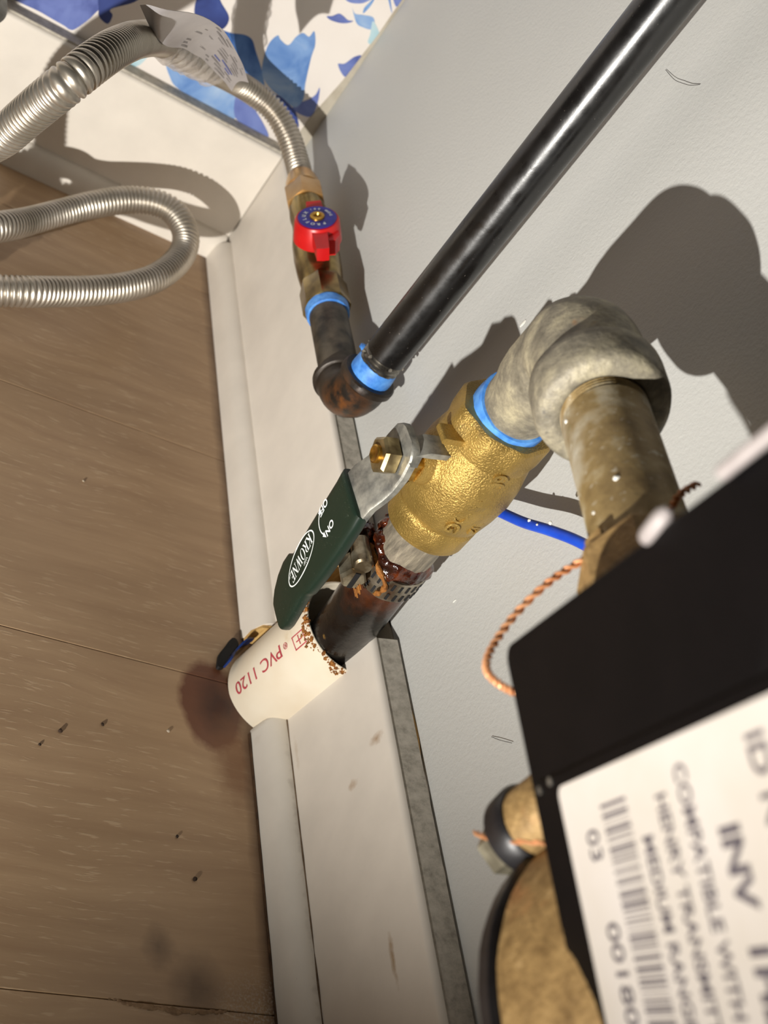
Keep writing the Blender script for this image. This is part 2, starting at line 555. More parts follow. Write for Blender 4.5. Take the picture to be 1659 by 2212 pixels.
def parent_world(p):
    l = V((0, 0, 0))
    while p:
        l += V(p.location)
        p = p.parent
    return l

def thing(name, label, cat, loc, group=None):
    o = bpy.data.objects.new(name, None)
    o.empty_display_size = 0.01
    COL.objects.link(o)
    o.location = loc
    o['label'] = label
    o['category'] = cat
    if group:
        o['group'] = group
    return o

def tag(o, label, cat, group=None):
    o['label'] = label
    o['category'] = cat
    if group:
        o['group'] = group
    return o

def struct(o):
    o['kind'] = 'structure'
    return o

def spline(pts, n=8, closed=False):
    P = [V(p) for p in pts]
    out = []
    N = len(P)
    rng = N if closed else N - 1
    for i in range(rng):
        if closed:
            p0, p1, p2, p3 = P[i - 1], P[i], P[(i + 1) % N], P[(i + 2) % N]
        else:
            p1, p2 = P[i], P[i + 1]
            p0 = P[i - 1] if i else p1 * 2 - p2
            p3 = P[i + 2] if i + 2 < N else p2 * 2 - p1
        for j in range(n):
            t = j / n
            out.append(0.5 * ((2 * p1) + (p2 - p0) * t + (2 * p0 - 5 * p1 + 4 * p2 - p3) * t * t + (3 * p1 - p0 - 3 * p2 + p3) * t ** 3))
    if not closed:
        out.append(P[-1])
    return out

def elbow_path(corner, d1, d2, rho, l1, l2, n=14):
    # centre line from corner+d1*l1 round to corner+d2*l2
    corner, d1, d2 = V(corner), V(d1).normalized(), V(d2).normalized()
    th = d1.angle(d2)
    T = rho / math.tan(th / 2)
    bis = (d1 + d2).normalized()
    c = corner + bis * (rho / math.sin(th / 2))
    a0 = corner + d1 * T - c
    a1 = corner + d2 * T - c
    tot = a0.angle(a1)
    axis = a0.cross(a1).normalized()
    pts = []
    for i in range(n + 1):
        q = Matrix.Rotation(tot * i / n, 3, axis) @ a0
        pts.append(c + q)
    return corner + d1 * l1, pts, corner + d2 * l2

def text_tris(body, size, align='LEFT', bold=0.0):
    cu = bpy.data.curves.new('txt', 'FONT')
    cu.body = body
    cu.size = size
    cu.align_x = align
    cu.offset = bold
    ob = bpy.data.objects.new('txt', cu)
    COL.objects.link(ob)
    dg = bpy.context.evaluated_depsgraph_get()
    me = ob.evaluated_get(dg).to_mesh()
    vs_ = [(p.co.x, p.co.y) for p in me.vertices]
    fs = [tuple(p.vertices) for p in me.polygons]
    ob.evaluated_get(dg).to_mesh_clear()
    bpy.data.objects.remove(ob)
    bpy.data.curves.remove(cu)
    return vs_, fs

def add_text(mb, body, size, fn, align='LEFT', bold=0.0):
    vs_, fs = text_tris(body, size, align, bold)
    i = len(mb.v)
    mb.v += [V(fn(x, y)) for x, y in vs_]
    for f in fs:
        mb.f.append(tuple(i + t for t in f))
        mb.mi.append(0)

# ------------------------------------------------------------------ the setting
FARY = 0.741      # papered wall face
sub = MB()
sub.box((-0.27, 0.28, -0.012), (0.36, 0, 0), (0, 0.56, 0), (0, 0, 0.004))
floor = struct(sub.build('floor', 'cavity', None, False))
SEAMS = [-0.298, -0.136, 0.025, 0.187, 0.349, 0.511, 0.673, 0.835]
for i in range(len(SEAMS) - 1):
    a, b = SEAMS[i] + 0.0001, SEAMS[i + 1] - 0.0001
    mb = MB()
    bv = 0.00035
    prof = [(a, -0.008), (a, -bv), (a + bv, 0.0), (b - bv, 0.0), (b, -bv), (b, -0.008)]
    mb.prism(prof, (-0.62, 0, 0), (0, 1, 0), (0, 0, 1), (0.635, 0, 0))
    mb.build('floor_plank', PLANK[i % 4], floor, False)
# chipped lip along the near seam
mb = MB()
for i in range(26):
    f = i / 25
    x = -0.098 + 0.052 * f
    mb.blob((x, 0.1872 - 0.0022 * math.sin(f * 3.0) + random.uniform(-.0004, .0004), 0.0001), random.uniform(0.0006, 0.0014) * (0.5 + math.sin(math.pi * f)), 7, 5, 0.6, sc=(1.6, 0.8, 0.25))
mb.build('chipped_edge', 'chip', floor)

# grey wall with a hole behind the sleeve
mb = MB()
y0, y1, zt = -0.3, 0.745, 0.62
hy0, hy1, hz = 0.305, 0.385, 0.088
def wq(a, b, c, d):
    mb.quad((0, a, c), (0, a, d), (0, b, d), (0, b, c))
wq(y0, hy0, -0.01, zt)
wq(hy1, y1, -0.01, zt)
wq(hy0, hy1, hz, zt)
for (a, b) in (((hy0, -0.01), (hy0, hz)), ((hy0, hz), (hy1, hz)), ((hy1, hz), (hy1, -0.01))):
    mb.quad((0, a[0], a[1]), (0, b[0], b[1]), (0.05, b[0], b[1]), (0.05, a[0], a[1]), mi=1)
mb.quad((0.05, hy0, -0.01), (0.05, hy1, -0.01), (0.05, hy1, hz), (0.05, hy0, hz), mi=1)
mb.box((0.085, 0.22, 0.305), (0.03, 0, 0), (0, 0.52, 0), (0, 0, 0.315))
wall = struct(mb.build('wall_right', ['wall', 'cavity'], None, False))
# scuffs and paint flecks standing proud of the paint
for (y, z, ly, lz, r) in ((0.4133, 0.2138, .0010, .0022, .3), (0.352, 0.118, .0004, .0014, .2), (0.315, 0.131, .0003, .0012, .3)):
    mb = MB()
    mb.blob((-0.0002, y, z), 1.0, 8, 5, 0.3, sc=(0.0003, ly, lz))
    mb.build('paint_fleck', 'paint_fleck', wall)

# papered wall
mb = MB()
mb.box((-0.29, FARY + 0.02, 0.30), (0.31, 0, 0), (0, 0.02, 0), (0, 0, 0.31))
wfar = struct(mb.build('wall_far', 'paper', None, False))
PRINT = [
    ('peri',[(-0.2056,0.0950),(-0.1600,0.1226),(-0.1596,0.1089),(-0.1652,0.0948),(-0.1685,0.0921),(-0.1723,0.0926),(-0.1868,0.0932)]),
    ('navy',[(-0.1589,0.1127),(-0.1562,0.1083),(-0.1502,0.1071),(-0.1500,0.1133),(-0.1525,0.1165),(-0.1425,0.1275),(-0.1423,0.1332),(-0.1611,0.1219)]),
    ('navy',[(-0.1105,0.1504),(-0.1094,0.1424),(-0.1047,0.1367),(-0.0977,0.1358),(-0.0885,0.1399),(-0.0883,0.1483),(-0.0962,0.1537),(-0.1014,0.1559)]),  # bottle shape: shadow of hose and tag drawn into the navy print
    ('teal',[(-0.1322,0.0887),(-0.1290,0.0970),(-0.1199,0.1044),(-0.1199,0.0999),(-0.1220,0.0926),(-0.1268,0.0894)]),
    ('sky',[(-0.1088,0.1047),(-0.1022,0.0960),(-0.0924,0.0911),(-0.0644,0.0910),(-0.0515,0.0916),(-0.0583,0.1070),(-0.0810,0.1085),(-0.0973,0.1079)]),
    ('peri',[(-0.0591,0.1073),(-0.0524,0.0926),(-0.0396,0.0907),(-0.0254,0.0911),(-0.0373,0.1002),(-0.0495,0.1058)]),
    ('blue',[(-0.0969,0.1362),(-0.0861,0.1357),(-0.0764,0.1303),(-0.0667,0.1223),(-0.0589,0.1178),(-0.0395,0.1116),(-0.0529,0.1287),(-0.0630,0.1382),(-0.0689,0.1436),(-0.0748,0.1439),(-0.0823,0.1408),(-0.0912,0.1389)]),
    ('sky',[(-0.0520,0.1273),(-0.0572,0.1395),(-0.0585,0.1480),(-0.0566,0.1544),(-0.0536,0.1530),(-0.0474,0.1524),(-0.0460,0.1597),(-0.0435,0.1640),(-0.0389,0.1639),(-0.0380,0.1686),(-0.0328,0.1615),(-0.0304,0.1528),(-0.0243,0.1363),(-0.0195,0.1259),(-0.0213,0.1183),(-0.0320,0.1198),(-0.0419,0.1215)]),
    ('navy',[(-0.0421,0.1131),(-0.0356,0.1199),(-0.0232,0.1173),(-0.0183,0.1151),(-0.0116,0.1073),(-0.0193,0.1080),(-0.0298,0.1104)]),
    ('peri',[(-0.0223,0.1170),(-0.0196,0.1232),(-0.0161,0.1279),(-0.0141,0.1328),(-0.0144,0.1383),(-0.0107,0.1310),(-0.0084,0.1228),(-0.0088,0.1176),(-0.0151,0.1158)]),
    ('peri',[(-0.0128,0.1578),(-0.0093,0.1606),(-0.0065,0.1674),(-0.0028,0.1706),(-0.0018,0.1643),(-0.0036,0.1532)]),
    ('peri',[(-0.0364,0.1807),(-0.0335,0.1828),(-0.0308,0.1862),(-0.0275,0.1864),(-0.0235,0.1857),(-0.0203,0.1869),(-0.0225,0.1842),(-0.0268,0.1816),(-0.0328,0.1801)]),
    ('sky',[(-0.0258,0.1940),(-0.0220,0.1915),(-0.0169,0.1935),(-0.0107,0.1954),(-0.0070,0.1917),(-0.0076,0.1882),(-0.0123,0.1868),(-0.0179,0.1870)]),
    ('teal',[(-0.0094,0.1935),(-0.0006,0.1881),(-0.0009,0.1812),(-0.0043,0.1802),(-0.0061,0.1856)]),
    ('blue',[(-0.0176,0.1944),(-0.0189,0.1974),(-0.0181,0.2020),(-0.0168,0.2063),(-0.0163,0.2024),(-0.0165,0.1986)]),
    ('peri',[(-0.0326,0.1974),(-0.0184,0.2066),(-0.0212,0.1998),(-0.0287,0.1957)]),
    ('blue',[(-0.0100,0.2110),(-0.0041,0.2056),(-0.0020,0.2042),(-0.0090,0.2116)]),
    ('peri',[(-0.0073,0.2133),(-0.0019,0.2087),(-0.0014,0.2141),(-0.0013,0.2169)]),
]
MORE = [(c, [(x + dx, z + dz) for x, z in poly]) for (dx, dz) in ((-0.004, 0.142), (-0.215, 0.018), (-0.225, 0.160), (-0.010, 0.284), (-0.240, 0.300)) for c, poly in PRINT]
for i, (c, poly) in enumerate(PRINT + MORE):
    mb = MB()
    pts = spline([(x, 0, z) for x, z in poly], 5, True)
    lay = 0.0002 + 0.00008 * (i % 3)
    mb.prism([(p.x, p.z) for p in pts], (0, FARY, 0), (1, 0, 0), (0, 0, 1), (0, -lay, 0))
    mb.build('leaf_and_shade' if c in ('navy', 'peri') else 'petal', 'wc_' + c, wfar, False)
# strip of bare plaster where the paper stops short of the corner, and the ragged paper foot
mb = MB()
mb.prism([(0, 0.08), (-0.010, 0.08), (-0.0085, 0.118), (-0.004, 0.150), (-0.0015, 0.19), (-0.0008, 0.30), (0, 0.30)], (0, FARY, 0), (1, 0, 0), (0, 0, 1), (0, -0.0006, 0))
mb.build('plaster_strip', 'bare_plaster', wfar, False)

def baseboard(name, ya, yb, cut_a=0.0, cut_b=0.0):
    # board on the grey wall: profile in (x,z), rounded front top edge, thin shadow gap at the wall
    prof = [(-0.0014, -0.0), (-0.0014, 0.0918), (-0.0115, 0.0890)]
    for i in range(7):
        a = math.radians(90 + 90 * i / 6)
        prof.append((-0.0115 + 0.0028 * math.cos(a), 0.0867 + 0.0028 * math.sin(a)))
    prof += [(-0.0143, 0.0)]
    mb = MB()
    i0 = len(prof)
    for yy, cut in ((ya, cut_a), (yb, cut_b)):
        for (x, z) in prof:
            mb.v.append(V((x, yy + cut * (1 - z / 0.09), z)))
    n = len(prof)
    for t in range(n):
        u = (t + 1) % n
        mb.f.append((t, u, n + u, n + t))
        mb.mi.append(1 if t in (1,) else 0)
    mb.f.append(tuple(reversed(range(n))))
    mb.f.append(tuple(n + t for t in range(n)))
    mb.mi += [0, 2 if cut_b == 0 and yb < 0.5 else 0]
    return mb
mb = baseboard('b', -0.3, 0.3215, 0.0, 0.006)
bb = struct(mb.build('baseboard_right', ['trim', 'dust', 'trim'], None, True, 35))
for (a, b, h) in ((0.245, 0.292, 0.0022), (0.222, 0.262, 0.0016), (0.196, 0.216, 0.0014)):
    mb = MB()
    pts = [(-0.0008 - 0.0006 * math.sin(i * .8), a + (b - a) * i / 8, 0.0895 + h * math.sin(math.pi * i / 8) * .8) for i in range(9)]
    mb.tube(pts, [0.00015 + 0.0004 * math.sin(math.pi * i / 8) for i in range(9)], 5)
    mb.build('paint_splinter', 'wood' if a > 0.23 else 'trim', bb)
mb = baseboard('b', 0.379, FARY - 0.0005, 0.003, 0.0)
bb2 = struct(mb.build('baseboard_right', ['trim', 'dust', 'trim'], None, True, 35))
mb = MB()
mb.prism([(-0.0140, 0.001), (-0.0018, 0.001), (-0.0018, 0.0885), (-0.0140, 0.0880)], (0, 0.3812, 0), (1, 0, 0), (0, 0, 1), (0, -0.0030, 0))
mb.warp(0.0006, 200, 3)
mb.build('sawn_end', 'wood', bb2, False)

def shoe_profile(h=0.0185, wd=0.0100, x0=-0.0144):
    p = [(x0, 0), (x0, h - 0.0005)]
    for i in range(9):
        a = math.radians(90 + 80 * i / 8)
        p.append((x0 + 0.0005 - 0.0 + (wd - 0.0005) * math.cos(a), 0.0005 + (h - 0.001) * (0.25 + 0.75 * math.sin(a))))
    p.append((x0 - wd, 0))
    return p
def shoe(ya, yb, round_end=False):
    prof = shoe_profile()
    mb = MB()
    stations = [(ya, 1.0), (yb - 0.004, 1.0), (yb - 0.0012, 0.965), (yb, 0.86)] if round_end else [(ya, 1.0), (yb, 1.0)]
    n = len(prof)
    for (yy, sc) in stations:
        for (x, z) in prof:
            mb.v.append(V((-0.0144 + (x + 0.0144) * sc, yy, z * sc)))
    for q in range(len(stations) - 1):
        for t in range(n):
            u = (t + 1) % n
            mb.f.append((q * n + t, q * n + u, q * n + n + u, q * n + n + t))
            mb.mi.append(0)
    mb.f.append(tuple(reversed(range(n))))
    mb.f.append(tuple((len(stations) - 1) * n + t for t in range(n)))
    mb.mi += [0, 0]
    return mb
s1 = struct(shoe(-0.3, 0.3255, True).build('trim_1', 'trim_old', None, True, 35))
mb = MB()
gp_ = [(-0.0146, -0.1 + 0.424 * i / 80, 0.0180) for i in range(81)]
mb.tube(gp_, [0.0003 + 0.0004 * mnoise.noise(V((i * 0.37, 1, 2))) for i in range(81)], 6)
mb.build('groove_line', 'groove_brown', s1)  # uneven brown line laid in the groove between shoe and baseboard
mb = MB()
mb.tube([(-0.0248, -0.1 + 0.422 * i / 80, 0.0003) for i in range(81)], [0.0005 + 0.0004 * mnoise.noise(V((i * 0.31, 4, 2))) for i in range(81)], 6)
mb.build('floor_grime', 'grime', s1)
s2 = struct(shoe(0.380, 0.7185).build('trim_2', 'trim', None, True, 35))
mb = MB()
mb.prism([(-0.0150, 0.001), (-0.0238, 0.001), (-0.0232, 0.008), (-0.0205, 0.0145), (-0.0150, 0.0165)], (0, 0.3800, 0), (1, 0, 0), (0, 0, 1), (0, -0.0022, 0))
mb.warp(0.0008, 300, 1)
mb.build('sawn_end', 'wood', s2, False)
# board and shoe under the papered wall
mb = MB()
prof = [(FARY - 0.0005, 0), (FARY - 0.0005, 0.0895)]
for i in range(7):
    a = math.radians(90 + 90 * i / 6)
    prof.append((FARY - 0.0115 + 0.0028 * math.cos(a), 0.0867 + 0.0028 * math.sin(a)))
prof += [(FARY - 0.0143, 0)]
mb.prism(prof, (-0.6, 0, 0), (0, 1, 0), (0, 0, 1), (0.5850, 0, 0))
bf = struct(mb.build('baseboard_far', 'trim', None, True, 35))
mb = MB()
mb.box((-0.307, FARY - 0.006, 0.0900), (0.293, 0, 0), (0, 0.0055, 0), (0, 0, 0.0009))
mb.build('dust_ledge', 'dust', bf, False)
mb = MB()
prof = [(FARY - 0.0144 + (-x - 0.0144) * -1, z) for x, z in shoe_profile()]
prof = [(FARY - 0.0144 + (x + 0.0144), z) for x, z in shoe_profile()]
mb.prism(prof, (-0.6, 0, 0), (0, 1, 0), (0, 0, 1), (0.5835, 0, 0))
struct(mb.build('trim_3', 'trim', None, True, 35))

# ------------------------------------------------------------------ black gas pipe run
PX, PY, PZ = -0.0225, 0.449, 0.112
t = thing('gas_pipe', 'black painted gas pipe rising up the grey wall from a dark iron elbow', 'pipe', (PX, PY, PZ))
topdir = V((-0.020, -0.002, 1.0)).normalized()
c0 = V((PX, PY, PZ))
mb = MB()
mb.tube([c0 + topdir * a for a in (0.036, 0.037, 0.15, 0.30, 0.50)], [0.0098, 0.01065, 0.01065, 0.01065, 0.01065], 40)
mb.build('pipe', 'blackpipe', t)
mb = MB()
prof = []
for i in range(12):
    a = 0.0245 + i * 0.0011
    prof += [(a, 0.0097 + (0.0006 if i % 2 else 0.0)), (a + 0.0005, 0.0100 + (0.0006 if i % 2 else 0.0))]
mb.lathe(c0, topdir, prof, 36)
mb.build('thread', 'thread_steel', t)
mb = MB()
mb.lathe(c0, topdir, [(0.0205, 0.0098), (0.0208, 0.01105), (0.0245, 0.0112), (0.0285, 0.01095), (0.0305, 0.0106), (0.0308, 0.0098)], 40)
mb.warp(0.00025, 500)
mb.build('thread_tape', 'tape_blue', t)
mb = MB()
f0 = c0 + topdir * 0.0245 + V((-0.003, 0.0125, 0))
mb.tube(spline([f0, f0 + V((-0.001, 0.004, 0.0015)), f0 + V((0.001, 0.007, -0.0012)), f0 + V((0.004, 0.0065, 0.0012))], 5), 0.0013, 6)
mb.warp(0.0006, 400)
mb.build('tape_end', 'tape_blue', t)
# elbow
e1, arc, e2 = elbow_path(c0, topdir, (0, 1, 0), 0.0175, 0.0225, 0.0225)
path = [e1, c0 + topdir * 0.0215, c0 + topdir * 0.0185, c0 + topdir * 0.0178] + arc + [c0 + V((0, 0.0178, 0)), c0 + V((0, 0.0185, 0)), c0 + V((0, 0.0215, 0)), e2]
rr = [0.0138, 0.0147, 0.0147, 0.0138] + [0.0132] * len(arc) + [0.0138, 0.0147, 0.0147, 0.0138]
mb = MB()
mb.tube(path, rr, 40, ref=(1, 0, 0))
mb.warp(0.0003, 160)
el = mb.build('elbow', 'iron', t)
mb = MB()
mb.tube([c0 + V((0, a, 0)) for a in (0.015, 0.05, 0.083, 0.090)], 0.0106, 36)
mb.build('nipple', 'nipple', t)
# sealant crumbs at the joint
mb = MB()
for i in range(9):
    a = random.uniform(0, 6.28)
    mb.blob(c0 + topdir * random.uniform(0.033, 0.038) + V((math.cos(a) * 0.0107, math.sin(a) * 0.0107, 0)), random.uniform(0.0005, 0.0011), 6, 4, 0.5)
o = mb.build('sealant_crumbs', 'tape_grey', t)
o['kind'] = 'stuff'

# ------------------------------------------------------------------ small gas valve with red handle
VY = 0.5385
t = thing('gas_valve', 'small brass gas valve with a red handle beside the white baseboard', 'valve', (PX, VY, PZ))
cv = V((PX, 0, PZ))
yd = V((0, 1, 0))
mb = MB()
mb.lathe(cv, yd, [(0.527, 0.0112), (0.5275, 0.0136), (0.546, 0.0136), (0.549, 0.0122)], 8, caps=(True, True))
mb.build('hex_end', 'brass_shiny', t, True, 25)
mb = MB()
mb.lathe(cv, yd, [(0.546, 0.0118), (0.552, 0.0122), (0.562, 0.0130), (0.575, 0.0134), (0.588, 0.0130), (0.598, 0.0118), (0.604, 0.0110), (0.612, 0.0108), (0.618, 0.0114), (0.632, 0.0106)], 40)
mb.build('body', 'brass_shiny', t)
mb = MB()
mb.lathe(cv, yd, [(0.5215, 0.0104), (0.522, 0.0117), (0.5275, 0.0122), (0.528, 0.0104)], 40)
mb.warp(0.0003, 500)
mb.build('thread_tape', 'tape_blue', t)
sd = V((-0.55, 0.0, 0.835)).normalized()
sx = yd
sy = sd.cross(sx).normalized()
hc = V((PX, 0.5715, PZ))
mb = MB()
mb.lathe(hc, sd, [(0.010, 0.0080), (0.0195, 0.0078)], 24)
mb.build('stem_boss', 'brass_shiny', t)
# handle: skirted disc with a bar along the pipe
mb = MB()
mb.lathe(hc, sd, [(0.0160, 0.0132), (0.0166, 0.0137), (0.0285, 0.0126), (0.0298, 0.0118), (0.0300, 0.0)], 36, caps=(True, False))
bar = []
for s_ in (-1, 1):
    pass
poly = [(-0.0270, -0.0034), (-0.0275, 0.0), (-0.0270, 0.0034), (-0.010, 0.0044), (0.010, 0.0050), (0.0190, 0.0042), (0.0195, -0.0042), (0.010, -0.0050), (-0.010, -0.0044)]
mb.prism([(a, b) for a, b in poly], hc + sd * 0.0205, sx, sy, sd * 0.0080)
mb.prism([(-0.0120, -0.0110), (-0.0165, -0.0080), (-0.0165, -0.0045), (-0.008, -0.0040), (-0.008, -0.0110)], hc + sd * 0.0162, sx, sy, sd * 0.0100)
hd = mb.build('handle', 'red_handle', t, True, 30)
mb = MB()
mb.lathe(hc + sd * 0.0300, sd, [(0.0, 0.0108), (0.0005, 0.0108), (0.0006, 0.0)], 40, caps=(True, False))
mb.build('badge', 'badge_blue', hd)
mb = MB()
mb.lathe(hc + sd * 0.0306, sd, [(0.0, 0.0042), (0.0010, 0.0040), (0.0014, 0.0028), (0.0012, 0.0022), (-0.0002, 0.0016)], 24)
mb.build('screw', 'brass_turned', hd)
mb = MB()
def ring_text(body, size, a0, rad):
    n = len(body)
    for i, ch in enumerate(body):
        if ch == ' ':
            continue
        a = a0 - i * size * 0.95 / rad
        rv = sx * math.cos(a) + sy * math.sin(a)
        tv = sx * math.sin(a) - sy * math.cos(a)
        ctr = hc + sd * 0.03075 + rv * rad
        add_text(mb, ch, size, lambda x, y: ctr + tv * x + rv * y, 'CENTER', 0.00005)
ring_text('PROFLUX', 0.0030, math.radians(205), 0.0064)
ring_text('600 WOG', 0.0022, math.radians(20), 0.0070)
mb.build('lettering', 'print_white', hd, False)
mb = MB()
mb.lathe(cv, yd, [(0.6285, 0.0105), (0.629, 0.0126), (0.645, 0.0126), (0.647, 0.0116)], 6, phase=0.3)
mb.build('flare_nut', 'brass_orange', t, True, 25)
mb = MB()
mb.lathe(cv, yd, [(0.6465, 0.0112), (0.654, 0.0104), (0.660, 0.0090)], 32)
mb.build('nut_collar', 'brass_orange', t)

# ------------------------------------------------------------------ flexible hose
HOSE_R = 0.0079
P1 = [(-0.0222,0.6560,0.1115),(-0.0224,0.6641,0.1118),(-0.0255,0.6773,0.1143),(-0.0335,0.6924,0.1201),(-0.0456,0.7025,0.1250),(-0.0612,0.7047,0.1278),(-0.0815,0.6944,0.1330),(-0.1062,0.6633,0.1454),(-0.1334,0.6173,0.1644),(-0.1599,0.5655,0.1863),(-0.1809,0.5153,0.2023),(-0.1963,0.4747,0.2114),(-0.2064,0.4502,0.2122),(-0.2130,0.4387,0.2066),(-0.2166,0.4427,0.1935),(-0.2190,0.4530,0.1762),(-0.2218,0.4630,0.1583),(-0.2271,0.4837,0.1329),(-0.2325,0.5061,0.1094),(-0.2350,0.5153,0.0907),(-0.2342,0.5166,0.0747),(-0.2317,0.5120,0.0621),(-0.2283,0.5070,0.0498),(-0.2242,0.5004,0.0362),(-0.2183,0.4960,0.0179)]
P2 = [(-0.2413,0.5858,-0.0031),(-0.2215,0.5830,0.0120),(-0.2065,0.5768,0.0274),(-0.1942,0.5802,0.0340),(-0.1801,0.5931,0.0354),(-0.1636,0.6149,0.0317),(-0.1446,0.6378,0.0317),(-0.1259,0.6565,0.0354),(-0.1070,0.6691,0.0410),(-0.0907,0.6719,0.0467),(-0.0773,0.6679,0.0487),(-0.0687,0.6552,0.0467),(-0.0680,0.6409,0.0424),(-0.0754,0.6220,0.0398),(-0.0885,0.6013,0.0388),(-0.1060,0.5836,0.0375),(-0.1257,0.5681,0.0368),(-0.1469,0.5540,0.0364),(-0.1623,0.5436,0.0368),(-0.1760,0.5394,0.0336),(-0.1887,0.5387,0.0282),(-0.2004,0.5432,0.0192),(-0.2158,0.5515,0.0059),(-0.2357,0.5611,-0.0101)]
def resample(pts, step):
    out, need = [pts[0].copy()], step
    for a, b in zip(pts, pts[1:]):
        L = (b - a).length
        done = 0.0
        while L - done >= need:
            done += need
            out.append(a.lerp(b, done / L))
            need = step
        need -= L - done
    return out
def corrugated(mb, pts, pitch=0.00285, r=HOSE_R):
    path = resample(spline(pts, 24), pitch / 10)
    wave = (1.0, 0.995, 0.978, 0.945, 0.885, 0.845, 0.885, 0.945, 0.978, 0.995)
    mb.tube(path, [r * wave[i % 10] for i in range(len(path))], 30)
t = thing('gas_hose', 'corrugated stainless steel gas hose arching from the red-handled valve past the papered wall', 'hose', P1[0])
mb = MB()
corrugated(mb, P1)
mb.build('hose', 'hose', t, True, 180)
t2 = thing('gas_hose', 'looped length of corrugated steel gas hose hanging just above the floor planks', 'hose', P2[0])
mb = MB()
corrugated(mb, P2, 0.00290, 0.0086)
mb.build('hose', 'hose', t2, True, 180)

# tag and clear sleeve on the hose
t = thing('hose_tag', 'crumpled clear plastic tag with printed text wrapped on the steel hose', 'tag', (-0.15, 0.54, 0.20))
hp = spline(P1, 24)
seg = [p for p in hp[:24 * 12] if 0.560 < p.y < 0.672 and p.x < -0.085]
mb = MB()
mb.tube(resample(seg, 0.004), [0.0085 + 0.0012 * math.sin(i * 1.7) for i in range(len(resample(seg, 0.004)))], 20, caps=(False, False))
mb.warp(0.0022, 110)
mb.build('clear_sleeve', 'film', t, True, 60)
A = [V((-0.1905, 0.500, 0.222)), V((-0.1833, 0.490, 0.2300)), V((-0.1574, 0.5223, 0.2230)), V((-0.1407, 0.5454, 0.2120)), V((-0.1193, 0.574, 0.1930)), V((-0.1044, 0.595, 0.1772))]
Bt = [V((-0.1800, 0.5130, 0.2105)), V((-0.1700, 0.520, 0.2040)), V((-0.1520, 0.5520, 0.1935)), V((-0.1370, 0.5780, 0.1830)), V((-0.1180, 0.602, 0.1700)), V((-0.1030, 0.6150, 0.1600))]
As, Bs = spline(A, 6), spline(Bt, 6)
mb = MB()
nW = 12
i0 = 0
grid = []
for i in range(len(As)):
    row = []
    for j in range(nW + 1):
        f = j / nW
        p = As[i].lerp(Bs[i], f)
        nrm = V((-0.5, -0.67, 0.54))
        p = p + nrm * (0.006 * math.sin(math.pi * f) + 0.0012 * math.sin(i * 0.8 + f * 5))
        row.append(p)
    grid.append(row)
def tagpt(u, f, off=0.0):
    i = min(len(grid) - 1.001, u * (len(grid) - 1))
    a, fr = int(i), i - int(i)
    j = min(nW - 0.001, f * nW)
    b, fj = int(j), j - int(j)
    p = grid[a][b].lerp(grid[a + 1][b], fr).lerp(grid[a][b + 1].lerp(grid[a + 1][b + 1], fr), fj)
    return p + V((-0.5, -0.67, 0.54)) * off
for side in (0, 1):
    base = len(mb.v)
    for row in grid:
        for p in row:
            mb.v.append(p + V((0.5, 0.67, -0.54)) * (0.0004 * side))
    for i in range(len(grid) - 1):
        for j in range(nW):
            a = base + i * (nW + 1) + j
            q = (a, a + 1, a + nW + 2, a + nW + 1)
            mb.f.append(q if side == 0 else q[::-1])
            mb.mi.append(0)
sheet = mb.build('printed_sheet', 'tag_print', t, True, 60)
mb, mb2 = MB(), MB()
random.seed(3)
for r_ in range(11):
    f0 = 0.06 + r_ * 0.085
    u = 0.10 + 0.05 * (r_ % 3)
    while u < 0.9:
        L = random.uniform(0.05, 0.16)
        (mb if (r_ in (1, 2, 3, 4) and u < 0.35) or (r_ in (6, 7) and u > 0.6) else mb2).quad(tagpt(u, f0, .0004), tagpt(min(u + L, 0.95), f0, .0004), tagpt(min(u + L, 0.95), f0 + 0.045, .0004), tagpt(u, f0 + 0.045, .0004))
        u += L + 0.03
a = mb.build('blue_print', 'tag_ink', sheet, False)
a2 = mb2.build('grey_print', 'tag_ink2', sheet, False)
a['kind'] = a2['kind'] = 'stuff'

# steel fitting poking in at the corner
t = thing('steel_fitting', 'rounded grey steel pipe end in the corner above the big hose', 'fitting', (-0.336, 0.4716, 0.001))
mb = MB()
fo = V((-0.2600, 0.4085, 0.2330))
fdn = V((0.30, -0.25, 0.92)).normalized()
mb.lathe(fo, fdn, [(-0.2525, 0.0105), (-0.004, 0.0105), (-0.003, 0.0128), (0.004, 0.0132), (0.0052, 0.0122), (0.0056, 0.009), (-0.002, 0.0085)], 40)
mb.build('stem', 'steel_satin', t)

# ------------------------------------------------------------------ riser, clamp, sleeve
UP = V((-0.14, -0.045, 1.0)).normalized()
def AX(z):
    return V((-0.024 - 0.14 * (z - 0.088), 0.328 - 0.045 * (z - 0.088), z))
PR = 0.01335
t = thing('riser_pipe', 'rust-streaked black steel riser standing in the white plastic sleeve', 'pipe', AX(0.05))
mb = MB()
mb.tube(spline([(-0.0112, 0.3395, 0.046), (-0.0140, 0.3370, 0.057), (-0.0200, 0.3320, 0.083), AX(0.110), AX(0.134)], 5), [0.0140 - 0.0006 * i / 20 for i in range(21)], 48)
mb.build('pipe', 'riser', t)
mb = MB()
mb.tube([AX(z) for z in (0.130, 0.14, 0.17)], PR - 0.0003, 48)
mb.build('nipple', 'galv_s', t)
mb = MB()
mb.lathe(AX(0.1335), UP, [(0.0, 0.0142), (0.002, 0.0148), (0.0045, 0.0143), (0.006, 0.0146), (0.0075, 0.0138), (0.0085, 0.0128)], 96)
mb.warp(0.0018, 150, 2)
mb.warp(0.0009, 420, 5)
ev0 = V((-1, 0, 0)) - UP * V((-1, 0, 0)).dot(UP)
ev0.normalize()
fv0 = UP.cross(ev0)
